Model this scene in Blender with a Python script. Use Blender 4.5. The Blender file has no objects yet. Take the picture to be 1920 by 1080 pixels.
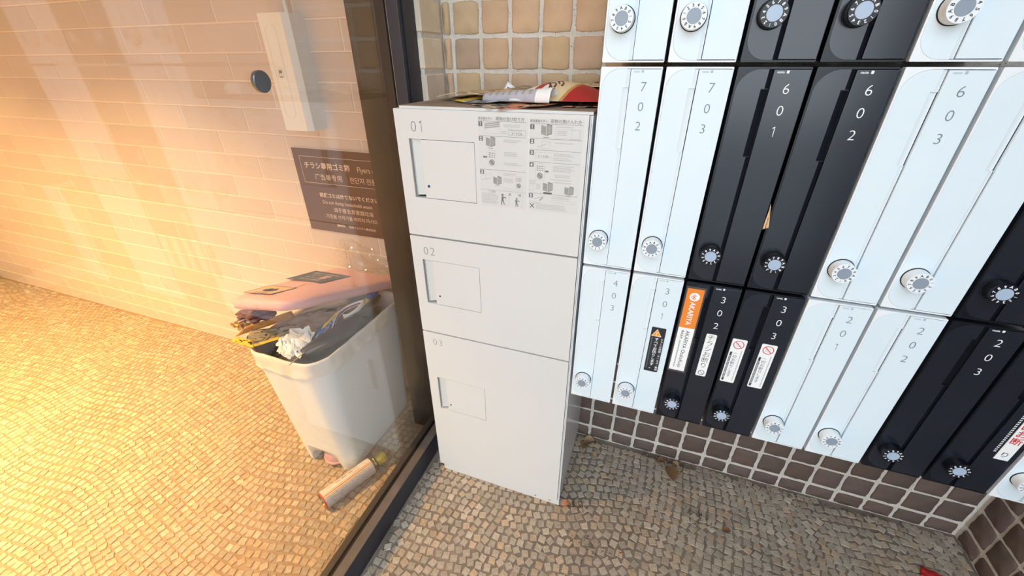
import bpy, bmesh, math, random
import numpy as np
from mathutils import Vector, Matrix, Euler, noise
PI = math.pi
rnd = random.Random(7)
sc = bpy.context.scene
COL = sc.collection

# ------------------------------------------------------------------ camera
cam_d = bpy.data.cameras.new('camera'); cam = bpy.data.objects.new('camera', cam_d); COL.objects.link(cam)
cam_d.sensor_width = 36.0; cam_d.sensor_fit = 'HORIZONTAL'
cam_d.lens = 755.38 / 1920 * 36
cam_d.clip_start = 0.02; cam_d.clip_end = 60
CAM = Vector((0.1393, -0.8968, 1.4047))
yaw, pit, rol = -0.3442, 0.5113, -0.0025
fwd = Vector((math.sin(yaw)*math.cos(pit), math.cos(yaw)*math.cos(pit), -math.sin(pit)))
rgt = Vector((math.cos(yaw), -math.sin(yaw), 0)); upv = rgt.cross(fwd)
r2 = math.cos(rol)*rgt + math.sin(rol)*upv; u2 = -math.sin(rol)*rgt + math.cos(rol)*upv
Mx = Matrix((r2, u2, -fwd)).transposed().to_4x4(); Mx.translation = CAM
cam.matrix_world = Mx
sc.camera = cam

# ------------------------------------------------------------------ world, lights, exposure
w = bpy.data.worlds.new('World'); sc.world = w; w.use_nodes = True
bg = w.node_tree.nodes['Background']
bg.inputs[0].default_value = (0.84, 0.93, 1.0, 1); bg.inputs[1].default_value = 4.0
sc.view_settings.view_transform = 'Standard'; sc.view_settings.look = 'None'
sc.view_settings.exposure = 0.0; sc.view_settings.gamma = 1.0; sc.view_settings.use_curve_mapping = False

def lamp(name, loc, size, power, color):
    d = bpy.data.lights.new(name, 'AREA'); d.shape = 'DISK'; d.size = size; d.energy = power; d.color = color; d.spread = math.radians(98)
    o = bpy.data.objects.new(name, d); o.location = loc; COL.objects.link(o); return o
LW = (1.0, 0.57, 0.20)
lamp('downlight_glow', (-2.05, -1.0, 2.52), 0.16, 76, LW)
lamp('downlight_glow', (-3.35, -0.95, 2.52), 0.16, 58, LW)
lamp('downlight_glow', (-2.6, -2.1, 2.52), 0.16, 40, LW)

# ------------------------------------------------------------------ materials
MATS = {}
def mat(name, col, rough=0.5, metal=0.0, spec=0.5, var=0.0, vscale=8.0, bump=0.0, bscale=60.0, coat=0.0, coord='Object', attr=None, sss=0.0, trans=0.0, speck=None, emis=None):
    if name in MATS: return MATS[name]
    m = bpy.data.materials.new(name); m.use_nodes = True; nt = m.node_tree; N = nt.nodes; L = nt.links
    b = N['Principled BSDF']
    b.inputs['Base Color'].default_value = (*col, 1); b.inputs['Roughness'].default_value = rough
    b.inputs['Metallic'].default_value = metal; b.inputs['Specular IOR Level'].default_value = spec
    b.inputs['Coat Weight'].default_value = coat; b.inputs['Transmission Weight'].default_value = trans
    if sss:
        b.inputs['Subsurface Weight'].default_value = sss; b.inputs['Subsurface Scale'].default_value = 0.02
    tc = N.new('ShaderNodeTexCoord')
    last = None
    if var > 0:
        nz = N.new('ShaderNodeTexNoise'); nz.inputs['Scale'].default_value = vscale; nz.inputs['Detail'].default_value = 5
        L.new(tc.outputs[coord], nz.inputs['Vector'])
        mr = N.new('ShaderNodeMapRange'); mr.inputs[1].default_value = 0.3; mr.inputs[2].default_value = 0.7
        mr.inputs[3].default_value = 1 - var; mr.inputs[4].default_value = 1 + var
        L.new(nz.outputs['Fac'], mr.inputs[0])
        mx = N.new('ShaderNodeMix'); mx.data_type = 'RGBA'; mx.blend_type = 'MULTIPLY'; mx.inputs[0].default_value = 1
        mx.inputs[6].default_value = (*col, 1); L.new(mr.outputs[0], mx.inputs[7]); last = mx.outputs[2]
    if attr:
        at = N.new('ShaderNodeAttribute'); at.attribute_name = attr; at.attribute_type = 'GEOMETRY'
        m2 = N.new('ShaderNodeMix'); m2.data_type = 'RGBA'; m2.blend_type = 'MULTIPLY'; m2.inputs[0].default_value = 1
        if last: L.new(last, m2.inputs[6])
        else: m2.inputs[6].default_value = (*col, 1)
        L.new(at.outputs['Color'], m2.inputs[7]); last = m2.outputs[2]
    if speck:
        vs, th, scol = speck
        n3 = N.new('ShaderNodeTexNoise'); n3.inputs['Scale'].default_value = vs; n3.inputs['Detail'].default_value = 2
        L.new(tc.outputs[coord], n3.inputs['Vector'])
        r3 = N.new('ShaderNodeMapRange'); r3.inputs[1].default_value = th; r3.inputs[2].default_value = th + 0.05
        L.new(n3.outputs['Fac'], r3.inputs[0])
        m3 = N.new('ShaderNodeMix'); m3.data_type = 'RGBA'; L.new(r3.outputs[0], m3.inputs[0])
        if last: L.new(last, m3.inputs[6])
        else: m3.inputs[6].default_value = (*col, 1)
        m3.inputs[7].default_value = (*scol, 1); last = m3.outputs[2]
    if last: L.new(last, b.inputs['Base Color'])
    if bump > 0:
        n2 = N.new('ShaderNodeTexNoise'); n2.inputs['Scale'].default_value = bscale; n2.inputs['Detail'].default_value = 6
        L.new(tc.outputs[coord], n2.inputs['Vector'])
        bp = N.new('ShaderNodeBump'); bp.inputs['Strength'].default_value = bump; bp.inputs['Distance'].default_value = 0.003
        L.new(n2.outputs['Fac'], bp.inputs['Height']); L.new(bp.outputs[0], b.inputs['Normal'])
    MATS[name] = m; return m

def glassmat(name, tint=(1, 1, 1), ior=1.5, rough=0.0, boost=1.0, haze=0.0):
    m = bpy.data.materials.new(name); m.use_nodes = True; nt = m.node_tree; N = nt.nodes; L = nt.links
    N.remove(N['Principled BSDF']); out = N['Material Output']
    geo = N.new('ShaderNodeNewGeometry')
    ma = N.new('ShaderNodeMath'); ma.operation = 'MULTIPLY_ADD'; ma.inputs[1].default_value = (1/ior - ior); ma.inputs[2].default_value = ior
    L.new(geo.outputs['Backfacing'], ma.inputs[0])
    fr = N.new('ShaderNodeFresnel'); L.new(ma.outputs[0], fr.inputs['IOR'])
    mb = N.new('ShaderNodeMath'); mb.operation = 'MULTIPLY'; mb.inputs[1].default_value = boost; mb.use_clamp = True; L.new(fr.outputs[0], mb.inputs[0])
    tr = N.new('ShaderNodeBsdfTransparent'); tr.inputs[0].default_value = (*tint, 1)
    gl = N.new('ShaderNodeBsdfGlossy'); gl.inputs['Roughness'].default_value = rough
    mx = N.new('ShaderNodeMixShader'); L.new(mb.outputs[0], mx.inputs[0]); L.new(tr.outputs[0], mx.inputs[1]); L.new(gl.outputs[0], mx.inputs[2])
    last = mx.outputs[0]
    if haze:
        df = N.new('ShaderNodeBsdfDiffuse'); df.inputs[0].default_value = (0.9, 0.9, 0.9, 1)
        m2 = N.new('ShaderNodeMixShader'); m2.inputs[0].default_value = haze; L.new(last, m2.inputs[1]); L.new(df.outputs[0], m2.inputs[2]); last = m2.outputs[0]
    L.new(last, out.inputs['Surface']); MATS[name] = m; return m

def C8(r, g, b):  # sRGB 0..255 -> linear
    f = lambda c: (c/255/12.92) if c/255 <= 0.04045 else ((c/255+0.055)/1.055)**2.4
    return (f(r), f(g), f(b))

M_white = mat('mailbox_white_paint', C8(234, 243, 249), 0.38, var=0.015, vscale=5)
M_wpanel = mat('mailbox_white_panel', C8(222, 239, 249), 0.34, var=0.02, vscale=4)
M_black = mat('mailbox_black_paint', C8(18, 22, 32), 0.28, var=0.1, vscale=6, spec=0.4)
M_bpanel = mat('mailbox_black_panel', C8(28, 34, 46), 0.2, var=0.15, vscale=5, spec=0.62)
M_dark = mat('dark_gap', C8(12, 12, 14), 0.8)
M_grey = mat('grey_print', C8(118, 134, 142), 0.6)
M_dgrey = mat('dark_grey_print', C8(58, 62, 64), 0.6)
M_wprint = mat('white_print', C8(240, 245, 250), 0.6)
M_disc_w = mat('dial_disc_grey', C8(142, 156, 172), 0.3)
M_disc_b = mat('dial_disc_pale', C8(168, 190, 214), 0.3)
M_locker = mat('locker_cream_paint', C8(215, 218, 218), 0.42, var=0.012, vscale=3)
M_locker2 = mat('locker_side_paint_sheen', C8(226, 232, 238), 0.16, var=0.015, vscale=3)  # glossy side paint, lightened and blued to carry the reflection on it
M_lockwhite = mat('locker_slot_white', C8(214, 214, 210), 0.35)
M_lockprint = mat('locker_print_grey', C8(112, 113, 112), 0.6)
M_lockprint2 = mat('locker_print_pale', C8(160, 162, 160), 0.6)
M_dotblue = mat('status_dot_blue', C8(30, 58, 120), 0.4)
M_dust = mat('locker_top_dusty', C8(150, 136, 122), 0.8, var=0.18, vscale=14)
M_post = mat('bronze_frame', C8(62, 58, 54), 0.42, metal=0.2, var=0.12, vscale=4)
M_frame = mat('frame_dark_blue', C8(52, 54, 66), 0.4, metal=0.25, var=0.1, vscale=6)
M_frametop = mat('frame_greybrown_top', C8(100, 92, 88), 0.55, metal=0.2, var=0.2, vscale=14)  # sill top strip, grey-brown and lighter than the outer face
M_gask = mat('gasket_black', C8(22, 20, 20), 0.7)
M_steel = mat('brushed_steel', C8(120, 128, 138), 0.3, metal=0.9)
M_glass = glassmat('partition_glass', (0.985, 0.99, 0.985), 1.6, boost=1.2)
M_film = glassmat('clear_plastic_film', (0.99, 0.985, 0.98), 1.5, rough=0.1, boost=1.6, haze=0.02)
M_grout = mat('pale_grout', C8(214, 209, 200), 0.95, var=0.08, vscale=40, bump=0.9, bscale=160, speck=(240, 0.66, C8(110, 104, 96)))
M_tan = mat('tan_tile', C8(197, 170, 138), 0.75, var=0.16, vscale=9, bump=1.0, bscale=28, attr='tint')
M_brown = mat('dark_brown_tile', C8(104, 88, 80), 0.7, var=0.14, vscale=8, bump=0.8, bscale=28, attr='tint')
M_brick = mat('cream_brick', C8(210, 202, 198), 0.55, var=0.05, vscale=2.5, bump=0.35, bscale=7, attr='tint')
M_mortar = mat('cream_mortar', C8(232, 222, 212), 0.9)
M_stone = mat('floor_stone', C8(170, 161, 148), 0.7, var=0.14, vscale=90, bump=0.8, bscale=260, attr='tint', speck=(800, 0.64, C8(132, 120, 106)))
M_fgrout = mat('floor_grout', C8(124, 114, 104), 0.75, var=0.22, vscale=9, bump=0.5, bscale=120)
M_plaster = mat('plaster', C8(214, 210, 204), 0.85, var=0.03)
M_ceil = mat('ceiling_white', C8(225, 224, 222), 0.9)
M_street = mat('street_paving', C8(150, 150, 148), 0.9, var=0.1, vscale=3)
M_box = mat('sensor_box_plastic', C8(238, 240, 238), 0.45)
M_signbrown = mat('sign_brown', C8(92, 68, 64), 0.45)
M_signprint = mat('sign_print', C8(232, 216, 200), 0.5)
M_binbody = mat('bin_white_plastic', C8(228, 242, 252), 0.35, sss=0.0, var=0.015, vscale=3)
M_pink = mat('pink_plastic', C8(232, 186, 190), 0.42, var=0.03, vscale=5)
M_pinkdk = mat('pedal_mauve', C8(196, 158, 172), 0.45, var=0.05, vscale=9)
M_liner = mat('liner_film', C8(232, 236, 238), 0.25, sss=0.0, trans=0.1, bump=0.5, bscale=40)
M_blackbag = mat('black_bag_plastic', C8(44, 44, 48), 0.22, spec=0.8, bump=0.35, bscale=12)
M_kraft = mat('kraft_paper', C8(196, 142, 78), 0.75, var=0.08, vscale=10)
M_card = mat('tan_cardboard', C8(224, 198, 162), 0.8, var=0.05)
M_paper = mat('white_paper', C8(242, 246, 248), 0.65)
M_greycard = mat('grey_card', C8(160, 148, 134), 0.7, var=0.1, vscale=8)
M_olive = mat('olive_print_sheet', C8(146, 136, 108), 0.55, var=0.15, vscale=12)
M_yellow = mat('yellow_plastic', C8(228, 196, 62), 0.4)
M_blue = mat('blue_print', C8(42, 92, 170), 0.45)
M_red = mat('red_print', C8(176, 36, 40), 0.45)
M_cream = mat('cream_print', C8(222, 204, 164), 0.5)
M_maroon = mat('maroon_print', C8(92, 22, 34), 0.5)
M_navy = mat('navy_print', C8(40, 34, 58), 0.5)
M_orange = mat('orange_sticker', C8(238, 138, 48), 0.45)
M_salmon = mat('salmon_paper', C8(214, 140, 108), 0.6)
M_ink = mat('black_ink', C8(32, 30, 32), 0.6)
M_purple = mat('mauve_wrap', C8(112, 86, 96), 0.35, bump=0.4, bscale=20)
M_foil = mat('gold_foil', C8(196, 168, 128), 0.28, metal=0.7)
M_canwhite = mat('can_label_white', C8(214, 210, 210), 0.35)
M_canred = mat('can_label_red', C8(190, 64, 40), 0.35)
M_canblue = mat('can_label_greyblue', C8(186, 188, 200), 0.35, var=0.1, vscale=60)
M_canmetal = mat('can_collar', C8(150, 142, 110), 0.25, metal=0.9)
M_cap = mat('olive_yellow_cap', C8(186, 178, 84), 0.45)
M_leaf = mat('dry_leaf', C8(122, 90, 60), 0.8, var=0.25, vscale=50)
M_leaf2 = mat('pale_dry_leaf', C8(176, 146, 112), 0.8, var=0.2, vscale=50)
M_dirt = mat('dirt_fluff', C8(70, 56, 44), 0.95, var=0.3, vscale=80)
M_redst = mat('red_sticker_print', C8(206, 44, 48), 0.5)
M_darkst = mat('navy_sticker', C8(36, 38, 46), 0.5)
M_amber = mat('amber_sign', C8(244, 164, 52), 0.5)

# ------------------------------------------------------------------ helpers
def setp(o, label=None, cat=None, group=None, kind=None):
    if label: o['label'] = label
    if cat: o['category'] = cat
    if group: o['group'] = group
    if kind: o['kind'] = kind
    return o
def empty(name, loc=(0, 0, 0), rz=0, label=None, cat=None, group=None):
    o = bpy.data.objects.new(name, None); o.empty_display_size = 0.05; COL.objects.link(o)
    o.location = loc; o.rotation_euler = (0, 0, rz)
    return setp(o, label, cat, group)
def link(name, me, parent=None, loc=None, rot=None):
    o = bpy.data.objects.new(name, me); COL.objects.link(o)
    if parent: o.parent = parent
    if loc: o.location = loc
    if rot: o.rotation_euler = rot
    return o

class MB:
    """collects polygons (with a material each) and links them as one mesh object"""
    def __init__(s): s.v = []; s.f = []; s.m = []; s.mats = []; s.tint = []; s.sm = []
    def mi(s, m):
        if m not in s.mats: s.mats.append(m)
        return s.mats.index(m)
    def add(s, vs, fs, m, tint=(1, 1, 1), smooth=False):
        o = len(s.v); s.v += [tuple(v) for v in vs]; k = s.mi(m)
        for f in fs: s.f.append(tuple(i+o for i in f)); s.m.append(k); s.tint.append(tint); s.sm.append(smooth)
    def box(s, x0, x1, y0, y1, z0, z1, m, bev=0.0, tint=(1, 1, 1)):
        if bev <= 0:
            vs = [(x, y, z) for x in (x0, x1) for y in (y0, y1) for z in (z0, z1)]
            s.add(vs, [(0, 1, 3, 2), (4, 6, 7, 5), (0, 4, 5, 1), (2, 3, 7, 6), (0, 2, 6, 4), (1, 5, 7, 3)], m, tint)
            return
        bm = bmesh.new(); bmesh.ops.create_cube(bm, size=1)
        for v in bm.verts:
            v.co = Vector(((x0+x1)/2 + v.co.x*(x1-x0), (y0+y1)/2 + v.co.y*(y1-y0), (z0+z1)/2 + v.co.z*(z1-z0)))
        bmesh.ops.bevel(bm, geom=bm.edges[:], offset=bev, segments=2, affect='EDGES', profile=0.6)
        s.addbm(bm, m, tint)
    def addbm(s, bm, m, tint=(1, 1, 1), smooth=False):
        bm.verts.index_update()
        s.add([v.co for v in bm.verts], [tuple(v.index for v in f.verts) for f in bm.faces], m, tint, smooth); bm.free()
    def poly(s, pts, y, m):  # flat polygon in the XZ plane facing -y
        s.add([(x, y, z) for x, z in pts], [tuple(range(len(pts)))], m)
    def prism(s, pts, y0, y1, m):  # pts counter-clockwise seen from -y
        n = len(pts)
        vs = [(x, y0, z) for x, z in pts] + [(x, y1, z) for x, z in pts]
        fs = [tuple(range(n)), tuple(range(2*n-1, n-1, -1))] + [(i, i+n, (i+1) % n+n, (i+1) % n) for i in range(n)]
        s.add(vs, fs, m)
    def ring(s, outer, inner, y0, y1, m):  # plate with a hole
        bm = bmesh.new()
        def loop(pts, y): 
            vs = [bm.verts.new((x, y, z)) for x, z in pts]
            return vs, [bm.edges.new((vs[i], vs[(i+1) % len(vs)])) for i in range(len(vs))]
        ov, oe = loop(outer, y0); iv, ie = loop(inner, y0)
        bmesh.ops.triangle_fill(bm, use_beauty=True, use_dissolve=False, edges=oe+ie, normal=(0, -1, 0))
        ov2 = [bm.verts.new((v.co.x, y1, v.co.z)) for v in ov]; iv2 = [bm.verts.new((v.co.x, y1, v.co.z)) for v in iv]
        for a, b in ((ov, ov2), (iv, iv2)):
            for i in range(len(a)):
                j = (i+1) % len(a); bm.faces.new((a[i], a[j], b[j], b[i]))
        bmesh.ops.recalc_face_normals(bm, faces=bm.faces[:])
        s.addbm(bm, m)
    def cyl(s, p0, p1, r0, r1, m, n=24, smooth=True, caps=True):
        p0 = Vector(p0); p1 = Vector(p1); d = (p1-p0).normalized(); a = d.orthogonal().normalized(); b = d.cross(a)
        vs = []
        for p, r in ((p0, r0), (p1, r1)):
            for i in range(n):
                t = 2*PI*i/n; vs.append(p + a*math.cos(t)*r + b*math.sin(t)*r)
        s.add(vs, [(i, (i+1) % n, (i+1) % n+n, i+n) for i in range(n)], m, smooth=smooth)
        if caps:
            s.add(vs[:n], [tuple(range(n-1, -1, -1))], m); s.add(vs[n:], [tuple(range(n))], m)
    def text(s, body, x, z, size, m, y=0, off=0.0, align='LEFT', rot=0, sx=1.0, line=1.0, fn=None):
        vs, fs = glyphs(body, off, align, line)
        c, sn = math.cos(rot), math.sin(rot); out = []
        for (a, b) in vs:
            a *= size*sx; b *= size
            q = (x + a*c - b*sn, z + a*sn + b*c)
            out.append(fn(*q) if fn else (q[0], y, q[1]))
        s.add(out, fs, m)
    def mesh(s, name):
        me = bpy.data.meshes.new(name); me.from_pydata(s.v, [], s.f)
        for m in s.mats: me.materials.append(m)
        me.polygons.foreach_set('material_index', s.m); me.polygons.foreach_set('use_smooth', s.sm)
        if any(t != (1, 1, 1) for t in s.tint):
            at = me.color_attributes.new('tint', 'FLOAT_COLOR', 'CORNER'); buf = []
            for p, t in zip(s.f, s.tint): buf += [*t, 1]*len(p)
            at.data.foreach_set('color', buf)
        me.update(); return me
    def obj(s, name, parent=None, loc=None, rot=None):
        return link(name, s.mesh(name), parent, loc, rot)

_G = {}
def glyphs(body, off=0.0, align='LEFT', line=1.0):
    if body == '1':
        h = 0.03+off*0.6; return ([(-h, 0), (h, 0), (h, .705), (-h, .705), (-h, .63), (-.13, .545), (-.13, .635)], [(0, 1, 2, 3), (4, 5, 6, 3)])
    k = (body, off, align, line)
    if k in _G: return _G[k]
    cu = bpy.data.curves.new('text', 'FONT'); cu.body = body; cu.size = 1; cu.resolution_u = 3; cu.offset = off
    cu.align_x = align; cu.space_line = line; cu.fill_mode = 'FRONT'
    o = bpy.data.objects.new('text', cu); COL.objects.link(o)
    dg = bpy.context.evaluated_depsgraph_get(); me = bpy.data.meshes.new_from_object(o.evaluated_get(dg))
    r = ([(v.co.x, v.co.y) for v in me.vertices], [tuple(p.vertices) for p in me.polygons])
    bpy.data.objects.remove(o); bpy.data.curves.remove(cu); bpy.data.meshes.remove(me)
    _G[k] = r; return r
def tv(body): return '\n'.join(body)

def rrect(x0, x1, z0, z1, r, n=8):
    """rounded rectangle, radius per corner (bl, br, tr, tl), counter-clockwise"""
    if not isinstance(r, (tuple, list)): r = (r,)*4
    pts = []
    for (cx, cz, a0, rr) in ((x0, z0, PI, r[0]), (x1, z0, 1.5*PI, r[1]), (x1, z1, 0, r[2]), (x0, z1, 0.5*PI, r[3])):
        sx = 1 if cx == x0 else -1; sz = 1 if cz == z0 else -1
        if rr <= 0: pts.append((cx, cz)); continue
        for i in range(n+1):
            a = a0 + 0.5*PI*i/n; pts.append((cx+sx*rr+rr*math.cos(a), cz+sz*rr+rr*math.sin(a)))
    return pts
def hsh(*a): return random.Random(hash(a)).random()

# ------------------------------------------------------------------ setting: floor
XL, XS, YB, XR = -4.42, -0.605, 0.345, 1.29      # interior left wall, sill, back wall, right wall
def slab(name, x0, x1, y0, y1, z0, z1, m, kind='structure'):
    b = MB(); b.box(x0, x1, y0, y1, z0, z1, m); o = b.obj(name); setp(o, kind=kind); return o
floor = slab('floor', XL-0.2, XR+0.2, -2.6, YB+0.2, -0.1, -0.003, M_fgrout)
b_ = MB(); b_.box(XL-0.2, -0.585, -2.6, YB+0.2, -0.05, -0.0024, mat('inner_floor_grout', C8(146, 126, 106), 0.7, var=0.12, vscale=6, bump=0.3, bscale=90)); b_.obj('inner_grout', floor)
slab('street_ground_1', -9, 9, -14, -2.62, -0.15, -0.03, M_street)  # unseen street paving beyond the porch, behind the camera

def stone_tint(r, inside=False):
    k = r.random(); v = r.uniform(0.8, 1.12)
    if k < 0.2: return (v*1.08, v*0.98, v*0.88)
    if k < 0.34: return (v*1.2, v*1.18, v*1.15)
    if k < 0.42: return (v*1.15, v*1.0, v*0.84)
    return (v, v*0.99, v*0.97)
def stone_geo(s, r):
    """top and sides of one small hand-cut stone"""
    o = [(-s, -s), (s, -s), (s, s), (-s, s)]
    o = [(x+r.uniform(-.14, .14)*s, y+r.uniform(-.14, .14)*s) for x, y in o]
    h = r.uniform(-0.0006, 0.0008)
    vs = [(x, y, -0.005) for x, y in o] + [(x, y, -0.0012+h) for x, y in o] + [(x*.9, y*.9, h) for x, y in o]
    fs = [(8, 9, 10, 11)]
    for a in (0, 4):
        for i in range(4): j = (i+1) % 4; fs.append((a+i, a+j, a+4+j, a+4+i))
    return vs, fs
def inview(x, y, z, mrg=0.06):
    d = Vector((x, y, z)) - CAM; zc = d.dot(fwd)
    if zc < 0.05: return None
    px = 0.5 + d.dot(r2)/zc*755.38/1920; py = 0.5 - d.dot(u2)/zc*755.38/1080
    if -mrg < px < 1+mrg and -mrg < py < 1+mrg: return zc
    return None
stones = []
P = 0.0268
def warp(u, v):
    """rows of stones run in soft arcs"""
    a = u*1.0; b = v
    y = b + 0.06*math.sin(a*2.3+0.6+b*0.8) + 0.024*math.sin(a*5.9+b*3.1) + 0.010*math.sin(a*11+b*9)
    x = a + 0.07*math.sin(b*2.6+1.0+a*.7) + 0.020*math.sin(b*5.1+a*1.7)
    return x, y
for i in range(-176, 56):
    for j in range(-60, 22):
        u, v = i*P, j*P
        x, y = warp(u, v); x2, y2 = warp(u+0.01, v)
        if not (XL < x < XR and -1.28 < y < YB): continue
        if -0.62 < x < -0.522: continue
        if x > XR-0.012 or y > YB-0.013: continue
        if -0.72 < x < -0.5 and y > 0.142: continue
        r = random.Random(i*977+j*31)
        ang = math.atan2(y2-y, x2-x) + r.gauss(0, 0.22 if x < -0.6 else 0.36)
        stones.append((x+r.uniform(-1, 1)*0.0022, y+r.uniform(-1, 1)*0.0022, ang, r.uniform(0.0105, 0.0115)))
vis = sorted((inview(x, y, 0, 0.0), k) for k, (x, y, a, s) in enumerate(stones) if inview(x, y, 0, 0.0))
near = {k for _, k in vis[:300]}
variants = []
for k in range(30):
    r = random.Random(500+k); vs, fs = stone_geo(0.0111, r); b = MB(); b.add(vs, fs, M_stone, stone_tint(r)); variants.append(b.mesh('stone'))
rest = MB()
for k, (x, y, a, s) in enumerate(stones):
    if k in near:
        link('stone', variants[k % 30], floor, (x, y, 0), (0, 0, a))
    else:
        r = random.Random(k); vs, fs = stone_geo(s, r); c, sn = math.cos(a), math.sin(a)
        rest.add([(x+p*c-q*sn, y+p*sn+q*c, z) for p, q, z in vs], fs, M_stone, stone_tint(r))
setp(rest.obj('stones', floor), kind='stuff')

M_brownwall = mat('brown_wall', C8(112, 98, 88), 0.75, var=0.12, vscale=9)
# ------------------------------------------------------------------ setting: tiled back wall, right wall
wall_back = slab('wall_back', -0.52, XR+0.2, YB+0.0015, YB+0.2, -0.05, 2.6, M_grout)
wall_right = slab('wall_right', XR+0.0015, XR+0.2, -0.16, YB, -0.05, 0.58, M_grout)
b_ = MB(); b_.box(XR+0.0015, XR+0.2, -2.6, -0.1605, -0.05, 2.6, M_brownwall); b_.box(XR+0.0015, XR+0.2, -0.1603, YB, 0.5805, 2.6, M_brownwall); b_.obj('upper_wall', wall_right)
def tile_geo(w, h, r):
    """rough-faced tile, front face towards -y, centred"""
    n = 4; ring = []
    for (ax, az, bx, bz) in ((-1, -1, 1, -1), (1, -1, 1, 1), (1, 1, -1, 1), (-1, 1, -1, -1)):
        for i in range(n):
            t = i/n; ring.append((ax+(bx-ax)*t, az+(bz-az)*t))
    rr = []
    for x, z in ring:
        k = 0.965 if abs(x) == 1 and abs(z) == 1 else 1
        rr.append((x*w/2*k + r.uniform(-1, 1)*0.0016, z*h/2*k + r.uniform(-1, 1)*0.0016))
    m = len(rr)
    vs = [(x, 0.004, z) for x, z in rr] + [(x, -0.001, z) for x, z in rr] + [(x*.93+r.uniform(-1, 1)*0.0015, -0.0036+r.uniform(-1, 1)*0.0012, z*.93+r.uniform(-1, 1)*0.0015) for x, z in rr] + [(0.004, -0.0042, 0.003)]
    fs = []
    for a in (0, m):
        for i in range(m): j = (i+1) % m; fs.append((a+i, a+j, a+m+j, a+m+i))
    fs += [(2*m+i, 2*m+(i+1) % m, 3*m) for i in range(m)]
    return vs, fs
def tile_mesh(w, h, m, seed, dark):
    r = random.Random(seed); b = MB(); vs, fs = tile_geo(w, h, r)
    v = r.uniform(0.84, 1.12); t = (v*r.uniform(.97, 1.04), v, v*r.uniform(.9, 1.14))
    b.add(vs, fs, m, t, True); return b.mesh('tile')
PX, PZ = 0.0885, 0.0878
GX = [0.0445 + PX*k for k in range(-6, 15)]            # vertical grout centres, first at -0.4865
def gz(k): return 1.469 - PZ*k
TW, TH = 0.0775, 0.0770
tan_v = [tile_mesh(TW, TH, M_tan, k, 0) for k in range(10)]
brn_v = [tile_mesh(TW, TH, M_brown, 50+k, 1) for k in range(14)]
def put_tile(parent, mesh, x, y, z, sx=1, rz=0, sz=1):
    o = link('tile', mesh, parent, (x, y, z), (0, 0, rz)); o.scale = (sx, 1, sz); return o
for row in range(-5, 17):
    z0 = gz(row+1); z1 = gz(row); zc = (z0+z1)/2
    hh = 1.0
    if z0 < 0: hh = (z1-0.006)/ (TH+0.0123); 
    if z0 < 0: zc = (z1-0.004)/2 
    up = zc > 1.2
    for k in range(len(GX)-1):
        xc = (GX[k]+GX[k+1])/2
        if up and xc > 0.12: continue
        if not up and (zc > 0.5 or xc < -0.06): continue
        me = (tan_v if up else brn_v)[rnd.randrange(10 if up else 14)]
        w_ = 1.0; xx = xc
        if xc+TW/2 > XR-0.004: w_ = (XR-0.006-(xc-TW/2))/TW; xx = (xc-TW/2) + TW*w_/2
        if w_ > 0.15: put_tile(wall_back, me, xx, YB, zc, w_, 0, hh if z0 < 0 else 1)
    if up: put_tile(wall_back, tan_v[row % 10], -0.5045, YB, zc, 0.30)
    # right wall, towards the camera
    if zc < 0.5:
        for k in range(5):
            yc = YB - 0.052 - k*PX
            put_tile(wall_right, brn_v[rnd.randrange(14)], XR, yc, zc, 1, -PI/2, hh if z0 < 0 else 1)

# tiled return beside the glass partition
pillar = slab('wall_return', -0.566, -0.5215, 0.2265, YB+0.1, 0, 2.6, M_grout)
cs = MB(); cs.box(-0.566, -0.556, 0.2225, 0.2265, 0, 2.6, M_grout); setp(cs.obj('caulk_strip', pillar))
def corner_tile(seed):
    r = random.Random(seed); b = MB(); v = r.uniform(0.95, 1.15)
    bm = bmesh.new(); bmesh.ops.create_cube(bm, size=1)
    x0, x1, y0, y1, h = -0.5545, -0.5175, 0.2225, 0.3330, TH
    for q in bm.verts: q.co = Vector(((x0+x1)/2+q.co.x*(x1-x0), (y0+y1)/2+q.co.y*(y1-y0), q.co.z*h))
    bmesh.ops.bevel(bm, geom=bm.edges[:], offset=0.004, segments=1, affect='EDGES')
    for q in bm.verts: q.co += Vector((r.uniform(-1, 1), r.uniform(-1, 1), r.uniform(-1, 1)))*0.0009
    b.addbm(bm, M_ctile, (v, v*r.uniform(.96, 1.0), v*r.uniform(.9, 1.0))); return b.mesh('tile')
M_ctile = mat('pale_corner_tile', C8(222, 212, 196), 0.7, var=0.14, vscale=9, bump=0.8, bscale=30, attr='tint')
cts = [corner_tile(k) for k in range(5)]
for row in range(-5, 4):
    link('tile', cts[row % 5], pillar, (0, 0, (gz(row)+gz(row+1))/2))

# ------------------------------------------------------------------ setting: interior brick wall
wall_brick = slab('wall_interior', XL-0.2, -0.566, 0.3466, 0.55, -0.05, 2.6, M_mortar)
BW, BH = 0.3515, 0.0908
def brick_mesh(seed):
    r = random.Random(seed); w, h = (BW-0.0045)/2, (BH-0.0045)/2; b = MB()
    e = 0.0022
    vs = [(sx*w, 0.004, sz*h) for sx, sz in ((-1, -1), (1, -1), (1, 1), (-1, 1))] + [(sx*w, -0.0018, sz*h) for sx, sz in ((-1, -1), (1, -1), (1, 1), (-1, 1))] + \
         [(sx*(w-e), -0.0035+r.uniform(-1, 1)*0.0006, sz*(h-e)) for sx, sz in ((-1, -1), (1, -1), (1, 1), (-1, 1))]
    fs = [(8, 9, 10, 11)] + [(a+i, a+(i+1) % 4, a+4+(i+1) % 4, a+4+i) for a in (0, 4) for i in range(4)]
    v = r.uniform(0.93, 1.03); b.add(vs, fs, M_brick, (v, v*.995, v*r.uniform(.97, 1.01))); return b
bricks = [brick_mesh(k) for k in range(12)]; bmeshes = [b.mesh('brick') for b in bricks]
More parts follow.
